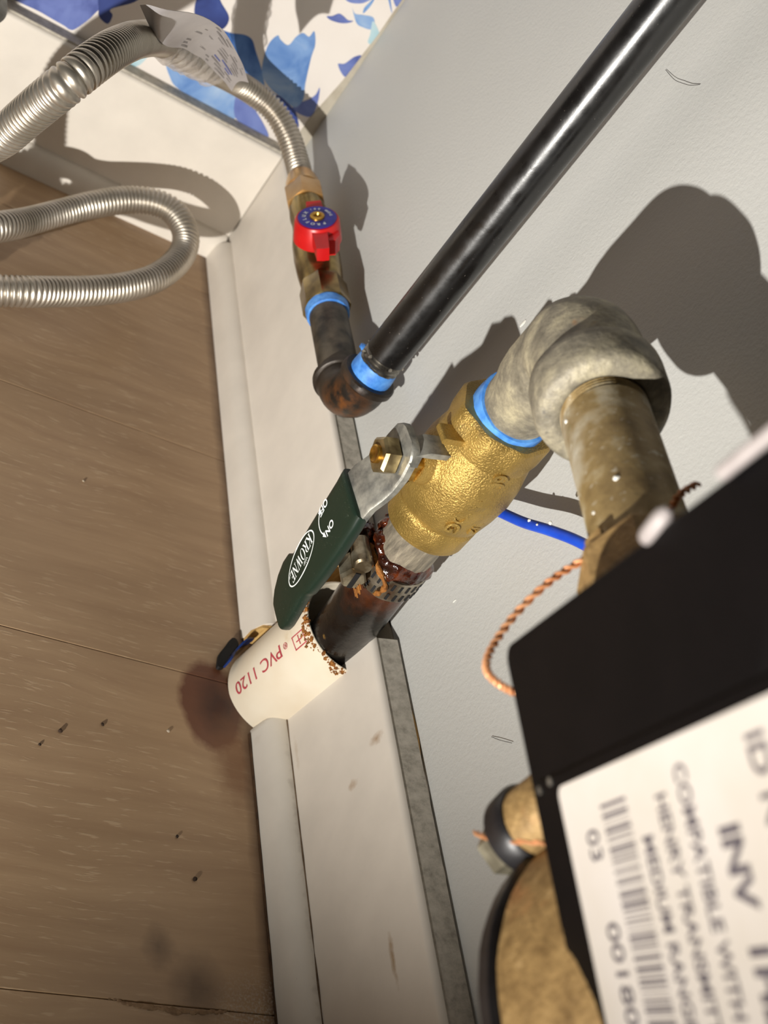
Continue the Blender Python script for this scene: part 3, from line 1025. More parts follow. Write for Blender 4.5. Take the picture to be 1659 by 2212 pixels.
for (a, h, r_) in ((-40, 0.010, 0.0040), (-25, 0.014, 0.0034), (-5, 0.009, 0.0038), (15, 0.007, 0.0034), (-60, 0.012, 0.0042), (-75, 0.006, 0.0040), (35, 0.006, 0.0028), (-45, 0.017, 0.0026), (8, 0.0115, 0.0022)):
    a = math.radians(a)
    mb.blob(AX(0.1335) + UP * h + (ev0 * math.cos(a) + fv0 * math.sin(a)) * 0.0118, r_, 16, 10, 0.5)
o = mb.build('rust_sludge', 'sludge', t, True, 180)
rm = o.modifiers.new('fuse', 'REMESH')
rm.mode = 'VOXEL'
rm.voxel_size = 0.0005
rm.use_smooth_shade = True
sm = o.modifiers.new('soften', 'SMOOTH')
sm.iterations = 4

# clamp
CZ = 0.1285
t = thing('ground_clamp', 'corroded perforated band clamp with a screw around the black riser', 'clamp', AX(CZ))
cc = AX(CZ)
mb = MB()
mb.lathe(cc, UP, [(-0.0062, 0.0136), (-0.0062, 0.0146), (-0.0055, 0.0149), (0.0055, 0.0149), (0.0062, 0.0146), (0.0062, 0.0136)], 56)
mb.warp(0.0004, 160, 5)
band = mb.build('band', 'band', t)
ea = V((-1, 0, 0))
ea = (ea - UP * ea.dot(UP)).normalized()
eb = UP.cross(ea)
mb = MB()
for q in range(11):
    a = math.radians(-150 + q * 13 - 20)
    rv = ea * math.cos(-a) + eb * math.sin(-a)
    tv = UP.cross(rv)
    for zz_ in (-0.003, 0.003):
        mb.box(cc + UP * zz_ + rv * 0.01490, tv * 0.00055, UP * 0.0019, rv * 0.00025)
o = mb.build('slots', 'scrap_black', band, False)
# screw: shank, washer, slotted head lying tangentially on the room side
sc0 = cc + ea * 0.0205 + UP * 0.0010
tan = V((0.10, -0.99, 0.0)).normalized()
tan = (tan - ea * tan.dot(ea)).normalized()
mb = MB()
mb.lathe(sc0 - tan * 0.012, tan, [(0, 0.0032), (0.010, 0.0032), (0.0105, 0.0058), (0.0118, 0.0064), (0.0128, 0.0058), (0.0130, 0.0034), (0.0142, 0.0034)], 28)
mb.build('shank', 'clamp_screw', t)
mb = MB()
mb.lathe(sc0 + tan * 0.0020, tan, [(0.0, 0.0046), (0.0015, 0.0060), (0.010, 0.0060), (0.0118, 0.0050)], 6, ref=ea)
hdc = mb.build('hex_head', 'clamp_screw', t, True, 20)
mb = MB()
pe = tan.cross(ea)
mb.box(sc0 + tan * 0.0138, ea * 0.0011, pe * 0.0046, tan * 0.0003)
mb.build('slot', 'scrap_black', hdc, False)
mb = MB()
mb.lathe(sc0 + tan * 0.0124 - pe * 0.0075 - ea * 0.001, tan, [(-0.014, 0.0042), (-0.001, 0.0044), (0.0, 0.0036)], 24)
mb.warp(0.0006, 250)
mb.build('saddle', 'clamp_screw', t)
mb = MB()
pts = [(-0.0455, 0.3276, 0.1340), (-0.0455, 0.3235, 0.1367), (-0.0430, 0.3173, 0.1345), (-0.0370, 0.3122, 0.1303), (-0.0375, 0.3104, 0.1272), (-0.0400, 0.3094, 0.1251)]
mb.tube(spline(pts, 6), [0.0012 + 0.0003 * math.sin(i) for i in range(6 * (len(pts) - 1) + 1)], 8)
mb.warp(0.0005, 400)
mb.build('band_tail', 'rust', t)
mb = MB()
for q in range(5):
    p = sc0 + pe * (0.0055 - 0.0012 * q) + tan * (0.0125 + 0.0015 * (q % 2)) - ea * 0.003
    mb.tube([p, p + pe * 0.002 + tan * 0.003 - ea * 0.0014], 0.00035, 6)
mb.build('wire_ends', 'rust', t)
mb = MB()
for (a, b, c, r_) in ((-0.011, -0.004, -0.002, 0.0052), (-0.006, -0.0075, -0.004, 0.0050), (0.001, 0.0085, -0.004, 0.0036), (-0.013, 0.004, -0.004, 0.0050), (-0.016, -0.002, -0.005, 0.0055)):
    mb.blob(sc0 + tan * a + pe * b + ea * c, r_, 14, 9, 0.5)
mb.build('rust_lumps', 'sludge', t, True, 80)

# pvc sleeve
pb, pt_ = V((-0.0095, 0.3485, 0.0005)), V((-0.0092, 0.3408, 0.0710))
pd = (pt_ - pb).normalized()
PL = (pt_ - pb).length
PRO = 0.0254
t = thing('pvc_sleeve', 'white plastic pipe sleeve printed in red standing in the baseboard gap', 'pipe', pb)
mb = MB()
mb.lathe(pb, pd, [(0, 0.0236), (0, PRO), (PL - 0.0006, PRO), (PL, PRO - 0.0006), (PL, 0.0243), (PL - 0.0008, 0.0236), (0.004, 0.0236)], 64, caps=(False, False))
tubeo = mb.build('sleeve', 'pvc', t)
ex_ = V((-1, 0, 0))
ex_ = (ex_ - pd * ex_.dot(pd)).normalized()
ey_ = pd.cross(ex_)       # ~ -Y
def on_pvc(h, a, off=0.00025):
    return pb + pd * h + (ex_ * math.cos(a) + ey_ * math.sin(a)) * (PRO + off)
mb = MB()
A0 = math.radians(8)
def pv(x, y, h0):
    return on_pvc(h0 - x, A0 + y / PRO)
add_text(mb, 'PVC 1120', 0.0088, lambda x, y: pv(x * 1.16, y, 0.0480), 'LEFT', 0.00004)
add_text(mb, '®', 0.0042, lambda x, y: pv(x, y + 0.0012, 0.0530), 'LEFT', 0.00002)
# outlined maker's square with R mark near the rim
for (u0, u1, v0, v1) in ((0, 0.009, 0, 0.0006), (0, 0.009, 0.0062, 0.0068), (0, 0.0006, 0, 0.0068), (0.0084, 0.009, 0, 0.0068), (0.002, 0.0065, 0.0032, 0.0038), (0.004, 0.0046, 0.001, 0.0056)):
    mb.quad(pv(u0, v0 + 0.0016, 0.0662), pv(u1, v0 + 0.0016, 0.0662), pv(u1, v1 + 0.0016, 0.0662), pv(u0, v1 + 0.0016, 0.0662))
mb.build('red_lettering', 'print_red', t, False)
mb = MB()
for i in range(170):
    a = math.radians(random.choice((random.gauss(20, 9), random.gauss(72, 12), random.uniform(-25, 105))))
    h = PL - abs(random.gauss(0, 0.0016)) - (0.003 if 10 < math.degrees(a) < 40 or 60 < math.degrees(a) < 90 else 0) * random.random()
    mb.blob(on_pvc(h, a, -0.0003), random.choice((0.0004, 0.0005, 0.0006, 0.0010)), 7, 5, 0.9)
o = mb.build('rust_crust', 'rust', t)
o['kind'] = 'stuff'

# scraps of plastic beside the sleeve
mb = MB()
sp_ = [V((-0.0380, 0.3560, 0.0060)), V((-0.0345, 0.3625, 0.0080)), V((-0.0300, 0.3685, 0.0090)), V((-0.0235, 0.3735, 0.0090))]
pth = spline(sp_, 6)
for i in range(len(pth) - 1):
    pass
prof = [(-0.0005, -0.0034), (0.0005, -0.0034), (0.0005, 0.0034), (-0.0005, 0.0034)]
for i, p in enumerate(pth):
    tg = (pth[min(i + 1, len(pth) - 1)] - pth[max(i - 1, 0)]).normalized()
    nn = tg.cross(V((0, 0, 1))).normalized()
    for (a, b) in prof:
        mb.v.append(p + nn * a + V((0, 0, 1)) * (b * (0.6 + 0.4 * math.sin(i * 0.5 + 1))))
for i in range(len(pth) - 1):
    for j in range(4):
        a = i * 4 + j
        b = i * 4 + (j + 1) % 4
        mb.f.append((a, b, b + 4, a + 4))
        mb.mi.append(0)
mb.f.append((3, 2, 1, 0)); mb.f.append(tuple((len(pth) - 1) * 4 + j for j in range(4))); mb.mi += [0, 0]
bs = mb.build('plastic_scrap', 'scrap_blue', None, False)
tag(bs, 'curled strip of blue plastic at the foot of the white sleeve', 'scrap')
mb = MB()
pts = [V((-0.0410, 0.3560, 0.0)), V((-0.0400, 0.3630, 0.0)), V((-0.0365, 0.3690, 0.0)), V((-0.0315, 0.3765, 0.0)), V((-0.0280, 0.3755, 0.0)), V((-0.0290, 0.3700, 0.0)), V((-0.0340, 0.3640, 0.0)), V((-0.0375, 0.3570, 0.0))]
mb.prism([(p.x, p.y) for p in spline(pts, 3, True)], (0, 0, 0.0003), (1, 0, 0), (0, 1, 0), (0, 0, 0.0022))
mb.warp(0.0007, 240)
for p in mb.v:
    p.z = max(p.z, 0.0002)
bs = mb.build('plastic_scrap', 'scrap_black', None, False)
tag(bs, 'ragged black scrap lying on the floor under the blue strip', 'scrap')

# ------------------------------------------------------------------ brass ball valve
D = V((-0.981, -0.134, -0.143)).normalized()
D = (D - UP * D.dot(UP)).normalized()
W = UP.cross(D)
BZ = 0.1925
B = AX(BZ)
t = thing('ball_valve', 'cast brass ball valve with a green-gripped lever on the riser', 'valve', AX(0.158))
def bz(z):
    return (z - BZ) / UP.z
mb = MB()
prof = [(bz(0.1585), 0.0138), (bz(0.1587), 0.0176), (bz(0.160), 0.0182), (bz(0.1690), 0.0188), (bz(0.1702), 0.0180), (bz(0.1715), 0.0181), (bz(0.1730), 0.0192), (bz(0.181), 0.0208), (bz(0.190), 0.0218), (bz(0.198), 0.0214), (bz(0.206), 0.0198), (bz(0.2085), 0.0192)]
mb.lathe(B, UP, prof, 64, caps=(True, False))
i0 = len(mb.v)
prof = [(bz(0.2070), 0.0190), (bz(0.2100), 0.0194), (bz(0.2130), 0.0198), (bz(0.2215), 0.0200), (bz(0.2228), 0.0190), (bz(0.2230), 0.0140)]
mb.lathe(B, UP, prof, 64, ref=D, caps=(False, True))
for k2 in range(2, 5):       # soft octagon on the collar
    for j in range(64):
        a = (j / 64 * 8) % 1.0
        p = mb.v[i0 + k2 * 64 + j]
        c = B + UP * (p - B).dot(UP)
        f = 1.045 * math.cos(math.pi / 8) / math.cos((a - 0.5) * math.pi / 4)
        mb.v[i0 + k2 * 64 + j] = c + (p - c) * min(f, 1.02)
# stem boss
mb.lathe(B, D, [(0.010, 0.0140), (0.0195, 0.0108), (0.0205, 0.0094), (0.0250, 0.0088)], 40)
# stop lugs either side of the stem
for sgn in (1,):
    mb.box(B + UP * 0.0198 + D * 0.0205 + W * 0.0045, UP * 0.0014, D * 0.0055, W * 0.0040, 0.0010)
mb.warp(0.0003, 140)
body = mb.build('body', 'brass', t, True, 38)
mb = MB()
def on_body(h, a, r_):
    ev = D * math.cos(a) + W * math.sin(a)
    return B + UP * h + ev * r_
def emboss(txt, size, h0, a0, rad):
    vs_, fs = text_tris(txt, size, 'CENTER', 0.00018)
    i = len(mb.v)
    for off in (0.0005, -0.001):
        mb.v += [on_body(h0 - x, a0 + y / rad, rad + off) for x, y in vs_]
    nvt = len(vs_)
    ed = {}
    for f in fs:
        mb.f.append(tuple(i + q for q in f)); mb.mi.append(0)
        for a, b in zip(f, f[1:] + f[:1]):
            ed[(a, b)] = 1
    for (a, b) in ed:
        if (b, a) not in ed:
            mb.f.append((i + a, i + nvt + a, i + nvt + b, i + b)); mb.mi.append(0)
emboss('600', 0.0085, 0.012, math.radians(78), 0.0197)
emboss('WOG', 0.0078, -0.006, math.radians(66), 0.0213)
emboss('1/2', 0.0060, -0.012, math.radians(96), 0.0205)
mb.warp(0.0003, 300)
mb.build('raised_marks', 'brass', body, True, 40)
mb = MB()
mb.lathe(B, UP, [(bz(0.1560), 0.0133), (bz(0.1562), 0.0139), (bz(0.1586), 0.0141), (bz(0.1586), 0.0133)], 48)
mb.build('thread_tape', 'tape_blue', t)
# stem, packing nut, lever nut
mb = MB()
mb.lathe(B, D, [(0.0245, 0.0085), (0.0290, 0.0085)], 6, ref=UP)
mb.lathe(B, D, [(0.0290, 0.0060), (0.0300, 0.0060)], 24)
mb.build('packing_nut', 'brass_turned', t, True, 20)
mb = MB()
mb.lathe(B, D, [(0.028, 0.0036), (0.0425, 0.0036), (0.0428, 0.0030), (0.0422, 0.0018), (0.0420, 0.0)], 32, caps=(True, False))
mb.build('stem', 'brass_turned', t)
mb = MB()
mb.lathe(B, D, [(0.0345, 0.0072), (0.0350, 0.0076), (0.0400, 0.0076), (0.0411, 0.0064)], 6, ref=UP, phase=0.35)
mb.build('stem_nut', 'zinc_nut', t, True, 20)
# lever: bent strap, sections along -UP
def LP(tt, ww, ss):
    return B - UP * tt + W * ww + D * ss
sec = [(-0.0125, 0.0325, 0.0045), (-0.0115, 0.0325, 0.0070), (-0.008, 0.0325, 0.0098), (0.0, 0.0325, 0.0112), (0.008, 0.0328, 0.0112), (0.013, 0.0345, 0.0114), (0.019, 0.0370, 0.0116), (0.026, 0.0378, 0.0118), (0.034, 0.0378, 0.0118)]
def strap(sections, th, cen=0.0):
    mb = MB()
    n = 0
    for q in sections:
        tt, ss, hw = q[:3]
        c = q[3] if len(q) > 3 else cen
        for (ww, s2_) in ((c - hw, ss - th), (c + hw, ss - th), (c + hw, ss + th * 0.6), (c + hw - 0.0008, ss + th), (c - hw + 0.0008, ss + th), (c - hw, ss + th * 0.6)):
            mb.v.append(LP(tt, ww, s2_))
        n += 1
    for i in range(n - 1):
        for j in range(6):
            a = i * 6 + j
            b = i * 6 + (j + 1) % 6
            mb.f.append((a, b, b + 6, a + 6))
            mb.mi.append(0)
    mb.f.append(tuple(reversed(range(6))))
    mb.f.append(tuple((n - 1) * 6 + j for j in range(6)))
    mb.mi += [0, 0]
    return mb
mb = strap(sec, 0.0016)
# stop tab bent back toward the body
tabp = [(-0.0070, 0.0325), (-0.0098, 0.0310), (-0.0112, 0.0270), (-0.0114, 0.0200), (-0.0112, 0.0120)]
i0 = len(mb.v)
for i, (tt, ss) in enumerate(tabp):
    hw = 0.0048 if i else 0.0080
    n_t = V((0, 0, 0))
    for (ww, off) in ((-hw, -0.0014), (hw, -0.0014), (hw, 0.0014), (-hw, 0.0014)):
        if i < 2:
            mb.v.append(LP(tt, ww + 0.0035, ss + off))
        else:
            mb.v.append(LP(tt - off, ww + 0.0035, ss))
for i in range(len(tabp) - 1):
    for j in range(4):
        a = i0 + i * 4 + j
        b = i0 + i * 4 + (j + 1) % 4
        mb.f.append((a, b, b + 4, a + 4)); mb.mi.append(0)
mb.f.append(tuple(i0 + (len(tabp) - 1) * 4 + j for j in range(4))); mb.mi.append(0)
mb.warp(0.0003, 160)
mb.build('lever', 'zinc_lever', t, True, 40)
# vinyl grip
gs = [(0.0235, 0.0377, 0.0100, -0.001), (0.0240, 0.0379, 0.0128, -0.001), (0.030, 0.0380, 0.0128, 0.0), (0.045, 0.0378, 0.0128, 0.0005), (0.060, 0.0374, 0.0124, 0.0005), (0.073, 0.0370, 0.0116, 0.0002), (0.0765, 0.0368, 0.0110, -0.0006), (0.080, 0.0366, 0.0122, -0.0022), (0.086, 0.0362, 0.0125, -0.0024), (0.094, 0.0354, 0.0118, -0.0018), (0.100, 0.0346, 0.0104, -0.001), (0.105, 0.0338, 0.0078, 0.0), (0.1075, 0.0332, 0.0040, 0.0005)]
gsp = spline([V((a, b, 0)) for a, b, c, d in gs], 3)
mb = MB()
ns = 20
def gsec(i):
    x = i / 3
    a = min(int(x), len(gs) - 2)
    f = x - a
    return [gs[a][q] * (1 - f) + gs[a + 1][q] * f for q in range(4)]
cnt = (len(gs) - 1) * 3 + 1
for i in range(cnt):
    tt, ss, hw, cw = gsec(i)
    th = 0.0034 if i > 3 else 0.0026 + 0.0002 * i
    if i >= cnt - 4:
        th *= (0.95, 0.85, 0.68, 0.45)[i - cnt + 4]
    for j in range(ns):
        a = 2 * math.pi * j / ns
        ca, sa = math.cos(a), math.sin(a)
        x = hw * math.copysign(abs(ca) ** 0.35, ca)
        y = th * math.copysign(abs(sa) ** 0.55, sa)
        mb.v.append(LP(tt, cw + x, ss + y))
for i in range(cnt - 1):
    for j in range(ns):
        a = i * ns + j
        b = i * ns + (j + 1) % ns
        mb.f.append((a, b, b + ns, a + ns)); mb.mi.append(0)
mb.f.append(tuple(reversed(range(ns)))); mb.f.append(tuple((cnt - 1) * ns + j for j in range(ns))); mb.mi += [0, 0]
grip = mb.build('grip', 'vinyl', t, True, 60)
def gs_at(tt):
    for (a, b) in zip(gs, gs[1:]):
        if a[0] <= tt <= b[0]:
            f = (tt - a[0]) / (b[0] - a[0])
            return a[1] * (1 - f) + b[1] * f
    return gs[-1][1]
TILT = math.radians(10)
def gp(t0, w0, x, y):
    # x reads along the grip, y is the letters' up
    tt = t0 + x * math.cos(TILT) - y * math.sin(TILT)
    ww = w0 + x * math.sin(TILT) + y * math.cos(TILT)
    return LP(tt, ww, gs_at(tt) + 0.00345)
mb = MB()
add_text(mb, 'OFF', 0.0046, lambda x, y: gp(0.0392, -0.0112, x, y), 'LEFT', 0.00012)
add_text(mb, 'ON', 0.0046, lambda x, y: gp(0.0392, -0.0005, x, y), 'LEFT', 0.00012)
mb.build('switch_lettering', 'print_white', grip, False)
# curved double arrow
mb = MB()
arcp = [(0.0468, -0.0086), (0.0486, -0.0064), (0.0494, -0.0040), (0.0492, -0.0014), (0.0480, 0.0008)]
arcs = spline([V((a, b, 0)) for a, b in arcp], 5)
def pf(a, b):
    return LP(a, b, gs_at(a) + 0.0035)
for i in range(len(arcs) - 1):
    p, q = arcs[i], arcs[i + 1]
    dd = (q - p).normalized()
    nn = V((-dd.y, dd.x, 0)) * 0.00032
    mb.quad(pf(*(p + nn)[:2]), pf(*(q + nn)[:2]), pf(*(q - nn)[:2]), pf(*(p - nn)[:2]))
for (p, dd) in ((arcs[0], (arcs[0] - arcs[1]).normalized()), (arcs[-1], (arcs[-1] - arcs[-2]).normalized())):
    nn = V((-dd.y, dd.x, 0)) * 0.0011
    mb.quad(pf(*(p + nn)[:2]), pf(*(p - nn)[:2]), pf(*(p + dd * 0.0032)[:2]))
mb.build('arrow', 'print_white', grip, False)
# oval
OT, OW, OA, OB = 0.0693, -0.0030, 0.0150, 0.0066
mb = MB()
NO = 56
ring = []
for j in range(NO):
    a = 2 * math.pi * j / NO
    ring.append((OA * math.cos(a), OB * math.sin(a)))
for j in range(NO):
    (x0, y0_), (x1, y1_) = ring[j], ring[(j + 1) % NO]
    k0 = 1 - 0.00055 / math.hypot(x0, y0_) * 1.4
    k1 = 1 - 0.00055 / math.hypot(x1, y1_) * 1.4
    mb.quad(gp(OT, OW, x0, y0_), gp(OT, OW, x1, y1_), gp(OT, OW, x1 * k1, y1_ * k1), gp(OT, OW, x0 * k0, y0_ * k0))
mb.build('oval_ring', 'print_white', grip, False)
# serif capitals drawn as strokes: (polygon list per letter in a 0..1 box)
def st(x0, y0_, x1, y1_, wd):
    d_ = V((x1 - x0, y1_ - y0_, 0)).normalized()
    n_ = V((-d_.y, d_.x, 0)) * wd / 2
    return [(x0 + n_.x, y0_ + n_.y), (x1 + n_.x, y1_ + n_.y), (x1 - n_.x, y1_ - n_.y), (x0 - n_.x, y0_ - n_.y)]
def sf(x0, x1, y):
    return [(x0, y - 0.03), (x1, y - 0.03), (x1, y + 0.03), (x0, y + 0.03)]
def bowl(cx, cy, rx, ry, a0, a1, t0, t1, n=14):
    out = []
    for i in range(n):
        qa = [math.radians(a0 + (a1 - a0) * (i + e) / n) for e in (0, 1)]
        ts = [t0 + (t1 - t0) * abs(math.cos(a)) for a in qa]
        out.append([(cx + rx * math.cos(qa[0]), cy + ry * math.sin(qa[0])), (cx + rx * math.cos(qa[1]), cy + ry * math.sin(qa[1])),
                    (cx + (rx - ts[1]) * math.cos(qa[1]), cy + (ry - ts[1] * .6) * math.sin(qa[1])), (cx + (rx - ts[0]) * math.cos(qa[0]), cy + (ry - ts[0] * .6) * math.sin(qa[0]))])
    return out
LET = {
    'K': (0.80, [st(.17, 0, .17, 1, .17), sf(.02, .32, .03), sf(.02, .32, .97), st(.25, .42, .66, .97, .07), st(.30, .52, .70, .03, .17), sf(.5, .82, .97), sf(.55, .86, .03)]),
    'R': (0.74, [st(.17, 0, .17, 1, .17), sf(.02, .32, .03), sf(.02, .25, .97), st(.40, .46, .66, .03, .16), sf(.54, .78, .03)] + bowl(.28, .72, .34, .28, -90, 90, .05, .16)),
    'O': (0.80, bowl(.40, .5, .40, .52, 0, 360, .05, .17, 28)),
    'W': (1.02, [st(.12, .97, .34, .02, .15), st(.34, .02, .52, .97, .06), st(.48, .97, .70, .02, .15), st(.70, .02, .90, .97, .06), sf(.0, .26, .97), sf(.38, .62, .97), sf(.78, 1.02, .97)]),
    'N': (0.82, [st(.14, 0, .14, 1, .07), st(.12, .97, .68, .03, .16), st(.70, 0, .70, 1, .07), sf(.0, .28, .03), sf(.0, .2, .97), sf(.57, .84, .97)]),
    'E': (0.66, [st(.17, 0, .17, 1, .17), sf(.02, .6, .03), sf(.02, .58, .97), sf(.2, .44, .52), st(.58, 0, .58, .22, .06), st(.56, .80, .56, 1, .06), st(.44, .42, .44, .62, .05)]),
}
mb = MB()
x = 0.0
word = 'KROWNE'
tot = sum(LET[c][0] + 0.05 for c in word)
SC = 0.0242 / tot
HH = 0.0056
for c in word:
    wd, polys = LET[c]
    for pl in polys:
        mb.quad(*[gp(OT, OW, (x + a - tot / 2) * SC, (b - 0.5) * HH - 0.0002) for a, b in pl])
    if c == 'O':
        cx = x + 0.40
        for q in (-0.36, -0.18, 0, 0.18, 0.36):
            pl = st(cx + q * 0.6, 1.08, cx + q * 1.3, 1.40 - abs(q) * .25, .06)
            mb.quad(*[gp(OT, OW, (a - tot / 2) * SC, (b - 0.5) * HH) for a, b in pl])
    x += wd + 0.05
add_text(mb, '®', 0.0022, lambda a, b: gp(OT, OW, a + 0.0121, b - 0.0030), 'LEFT')
mb.build('brand_lettering', 'print_white', grip, False)

# ------------------------------------------------------------------ street elbow and nipple to the meter
ND = V((-0.19, -0.98, 0.05)).normalized()
EC = V((-0.0561, 0.3087, 0.2727)) + ND * 0.0095
ED = (AX(0.222) - EC).normalized()
t = thing('pipe_elbow', 'chalky galvanised street elbow on top of the brass valve', 'elbow', AX(0.222))
e1, arc, e2 = elbow_path(EC, ED, ND, 0.0190, 0.053, 0.0290, 22)
path = [e1, EC + ED * 0.040, EC + ED * 0.033, EC + ED * 0.026] + arc + [EC + ND * q for q in (0.0215, 0.0260, 0.0310)]
rr = [0.0136, 0.0146, 0.0160, 0.0172] + [0.0178 + 0.0012 * min(1, i / 9) for i in range(len(arc))] + [0.0190, 0.0190, 0.0190]
mb = MB()
mb.tube(path, rr, 48, ref=(1, 0, 0))
cen = EC + (ND + ED).normalized() * (0.0190 / math.sin(ND.angle(ED) / 2))
sidev = ND.cross(UP).normalized()
mb.warp(0.0005, 90, 4)
elb = mb.build('elbow', 'galv', t, True, 180)
rm = elb.modifiers.new('fuse', 'REMESH')
rm.mode = 'VOXEL'
rm.voxel_size = 0.0007
rm.use_smooth_shade = True
sm = elb.modifiers.new('soften', 'SMOOTH')
sm.factor = 0.5
sm.iterations = 8
mb = MB()
mb.lathe(EC, ND, [(0.0245, 0.0180), (0.0247, 0.0208), (0.0252, 0.0214), (0.0290, 0.0215), (0.0375, 0.0213), (0.0400, 0.0206), (0.0413, 0.0188), (0.0418, 0.0162), (0.0421, 0.0148), (0.0413, 0.0136)], 56, caps=(False, False))
mb.warp(0.0003, 110, 8)
mb.build('collar', 'galv', t, True, 60)
mb = MB()
mb.lathe(AX(0.2222), -ED, [(-0.001, 0.0136), (-0.0008, 0.0150), (0.0010, 0.0154), (0.0028, 0.0151), (0.0045, 0.0154), (0.0062, 0.0151), (0.0078, 0.0153), (0.0092, 0.0149), (0.0094, 0.0136)], 48)
mb.warp(0.0003, 300)
mb.build('thread_tape', 'tape_blue', t)

t = thing('pipe_nipple', 'tarnished bronze pipe stub between the elbow and the meter nut', 'pipe', EC + ND * 0.03)
mb = MB()
prof = [(0.026, 0.0132)]
for i in range(4):
    prof += [(0.0413 + i * 0.0014, 0.0132), (0.0420 + i * 0.0014, 0.0138)]
prof += [(0.0475, 0.0137), (0.06, 0.0137), (0.118, 0.0137)]
mb.lathe(EC, ND, prof, 48)
mb.build('pipe', 'tarnish', t)
for (h, a, r_) in ((0.050, 20, 0.0008), (0.090, -28, 0.0010), (0.096, 12, 0.0006)):
    mb = MB()
    ev = V((-1, 0, 0)) - ND * V((-1, 0, 0)).dot(ND)
    ev.normalize()
    fv = ND.cross(ev)
    pp = ev * math.cos(math.radians(a)) + fv * math.sin(math.radians(a))
    mb.blob(EC + ND * h + pp * 0.0134, r_, 10, 6, 0.3)
    mb.build('paint_spot', 'paint_fleck', t)

# ------------------------------------------------------------------ meter
U = V((-0.328, -0.354, 0.876)).normalized()
RD = V((0.226, -0.930, -0.291))
RD = (RD - U * RD.dot(U)).normalized()
NB = RD.cross(U).normalized()
P0 = V((-0.1310, 0.1550, 0.2680))
MU = V((-0.14, -0.045, 1.0)).normalized()
MC = V((-0.0670, 0.0870, 0.2290))
t = thing('water_meter', 'bronze meter body with a black bottom plate behind the black box', 'meter', MC)
mb = MB()
mb.lathe(MC, MU, [(0.0065, 0.0490), (0.0075, 0.0515), (0.020, 0.0505), (0.040, 0.0470), (0.065, 0.0440), (0.085, 0.0400), (0.090, 0.0300)], 72)
mb.warp(0.0006, 120)
mbody = mb.build('body', 'bronze', t)
mb = MB()
mb.lathe(MC, MU, [(0.0005, 0.0480), (0.001, 0.0520), (0.0022, 0.0532), (0.0060, 0.0532), (0.0068, 0.0520), (0.0072, 0.0480)], 72)
mb.warp(0.0005, 110)
mb.build('bottom_plate', 'black_cast', t)
# lug with bolt
LC = V((-0.0965, 0.1365, 0.2250))
LC = LC - MU * (LC - MC).dot(MU)
mb = MB()
mb.lathe(LC, MU, [(-0.001, 0.0095), (0.0, 0.0108), (0.0055, 0.0110), (0.0070, 0.0100)], 36)
mb.build('plate_lug', 'black_cast', t)
mb = MB()
mb.lathe(LC, MU, [(0.0068, 0.0095), (0.018, 0.0092), (0.021, 0.0070)], 36)
mb.warp(0.0004, 160)
mb.build('body_lug', 'bronze', t)
mb = MB()
mb.lathe(LC, MU, [(-0.0100, 0.0062), (-0.0092, 0.0074), (-0.0016, 0.0074)], 6)
mb.lathe(LC, MU, [(-0.0020, 0.0090), (-0.0008, 0.0090)], 24)
mb.build('bolt', 'bolt_steel', t, True, 25)
# inlet spigot joins body to the coupling nut
NE = EC + ND * 0.1115
mb = MB()
mb.tube([NE + ND * 0.030, NE + ND * 0.045, MC + MU * 0.045], [0.0150, 0.0160, 0.0200], 32)
mb.build('inlet', 'bronze', t)
mb = MB()
mb.lathe(NE, ND, [(0.002, 0.0138), (0.0, 0.0185), (0.002, 0.0200), (0.028, 0.0200), (0.031, 0.0185), (0.031, 0.0138)], 8, ref=(0, 0, 1), phase=0.2)
mb.warp(0.0005, 120)
nut = mb.build('coupling_nut', 'bronze', t, True, 25)
mb = MB()
fv = ND.cross(V((-1, 0, 0))).normalized()
lugd = (V((-1, 0, 0)) - ND * V((-1, 0, 0)).dot(ND)).normalized()
mb.box(NE + ND * 0.002 + lugd * 0.0158 + fv * 0.002, fv * 0.0030, ND * 0.0052, lugd * 0.0016, 0.001)
mb.build('nut_lug', 'bronze', nut)

# ------------------------------------------------------------------ register box with label
t = thing('meter_register', 'black plastic meter box carrying a white barcode label', 'box', P0 + U * 0.05 - NB * 0.03)
def BP(a, b, off=0.0):
    return P0 + U * a + RD * b + NB * off
def rrect(a0, a1, b0, b1, r_, n=6):
    out = []
    for (cx, cy, s0) in ((a1 - r_, b1 - r_, 0), (a0 + r_, b1 - r_, 90), (a0 + r_, b0 + r_, 180), (a1 - r_, b0 + r_, 270)):
        for q in range(n + 1):
            a = math.radians(s0 + 90 * q / n)
            out.append((cx + r_ * math.cos(a), cy + r_ * math.sin(a)))
    return out
def slab(a0, a1, b0, b1, r_, f0, f1, bev):
    mb = MB()
    lv = [(0.0, f0), (0.0, f1 - bev), (bev * 0.35, f1 - bev * 0.3), (bev, f1)]
    base = None
    n = None
    for (ins, off) in lv:
        poly = rrect(a0 + ins, a1 - ins, b0 + ins, b1 - ins, max(r_ - ins * 0.5, 0.0004))
        n = len(poly)
        mb.v += [BP(a, b, off) for a, b in poly]
    for q in range(len(lv) - 1):
        for j in range(n):
            a = q * n + j
            b = q * n + (j + 1) % n
            mb.f.append((a, b, b + n, a + n)); mb.mi.append(0)
    mb.f.append(tuple(reversed(range(n))))
    mb.f.append(tuple((len(lv) - 1) * n + j for j in range(n)))
    mb.mi += [0, 0]
    return mb
hs = slab(0.0, 0.112, 0.0, 0.135, 0.004, -0.030, 0.0, 0.0012).build('housing', 'box_black', t, True, 40)
hs2 = slab(0.0035, 0.110, 0.0312, 0.132, 0.003, -0.001, 0.0012, 0.0006).build('front_plate', 'box_black', t, True, 40)
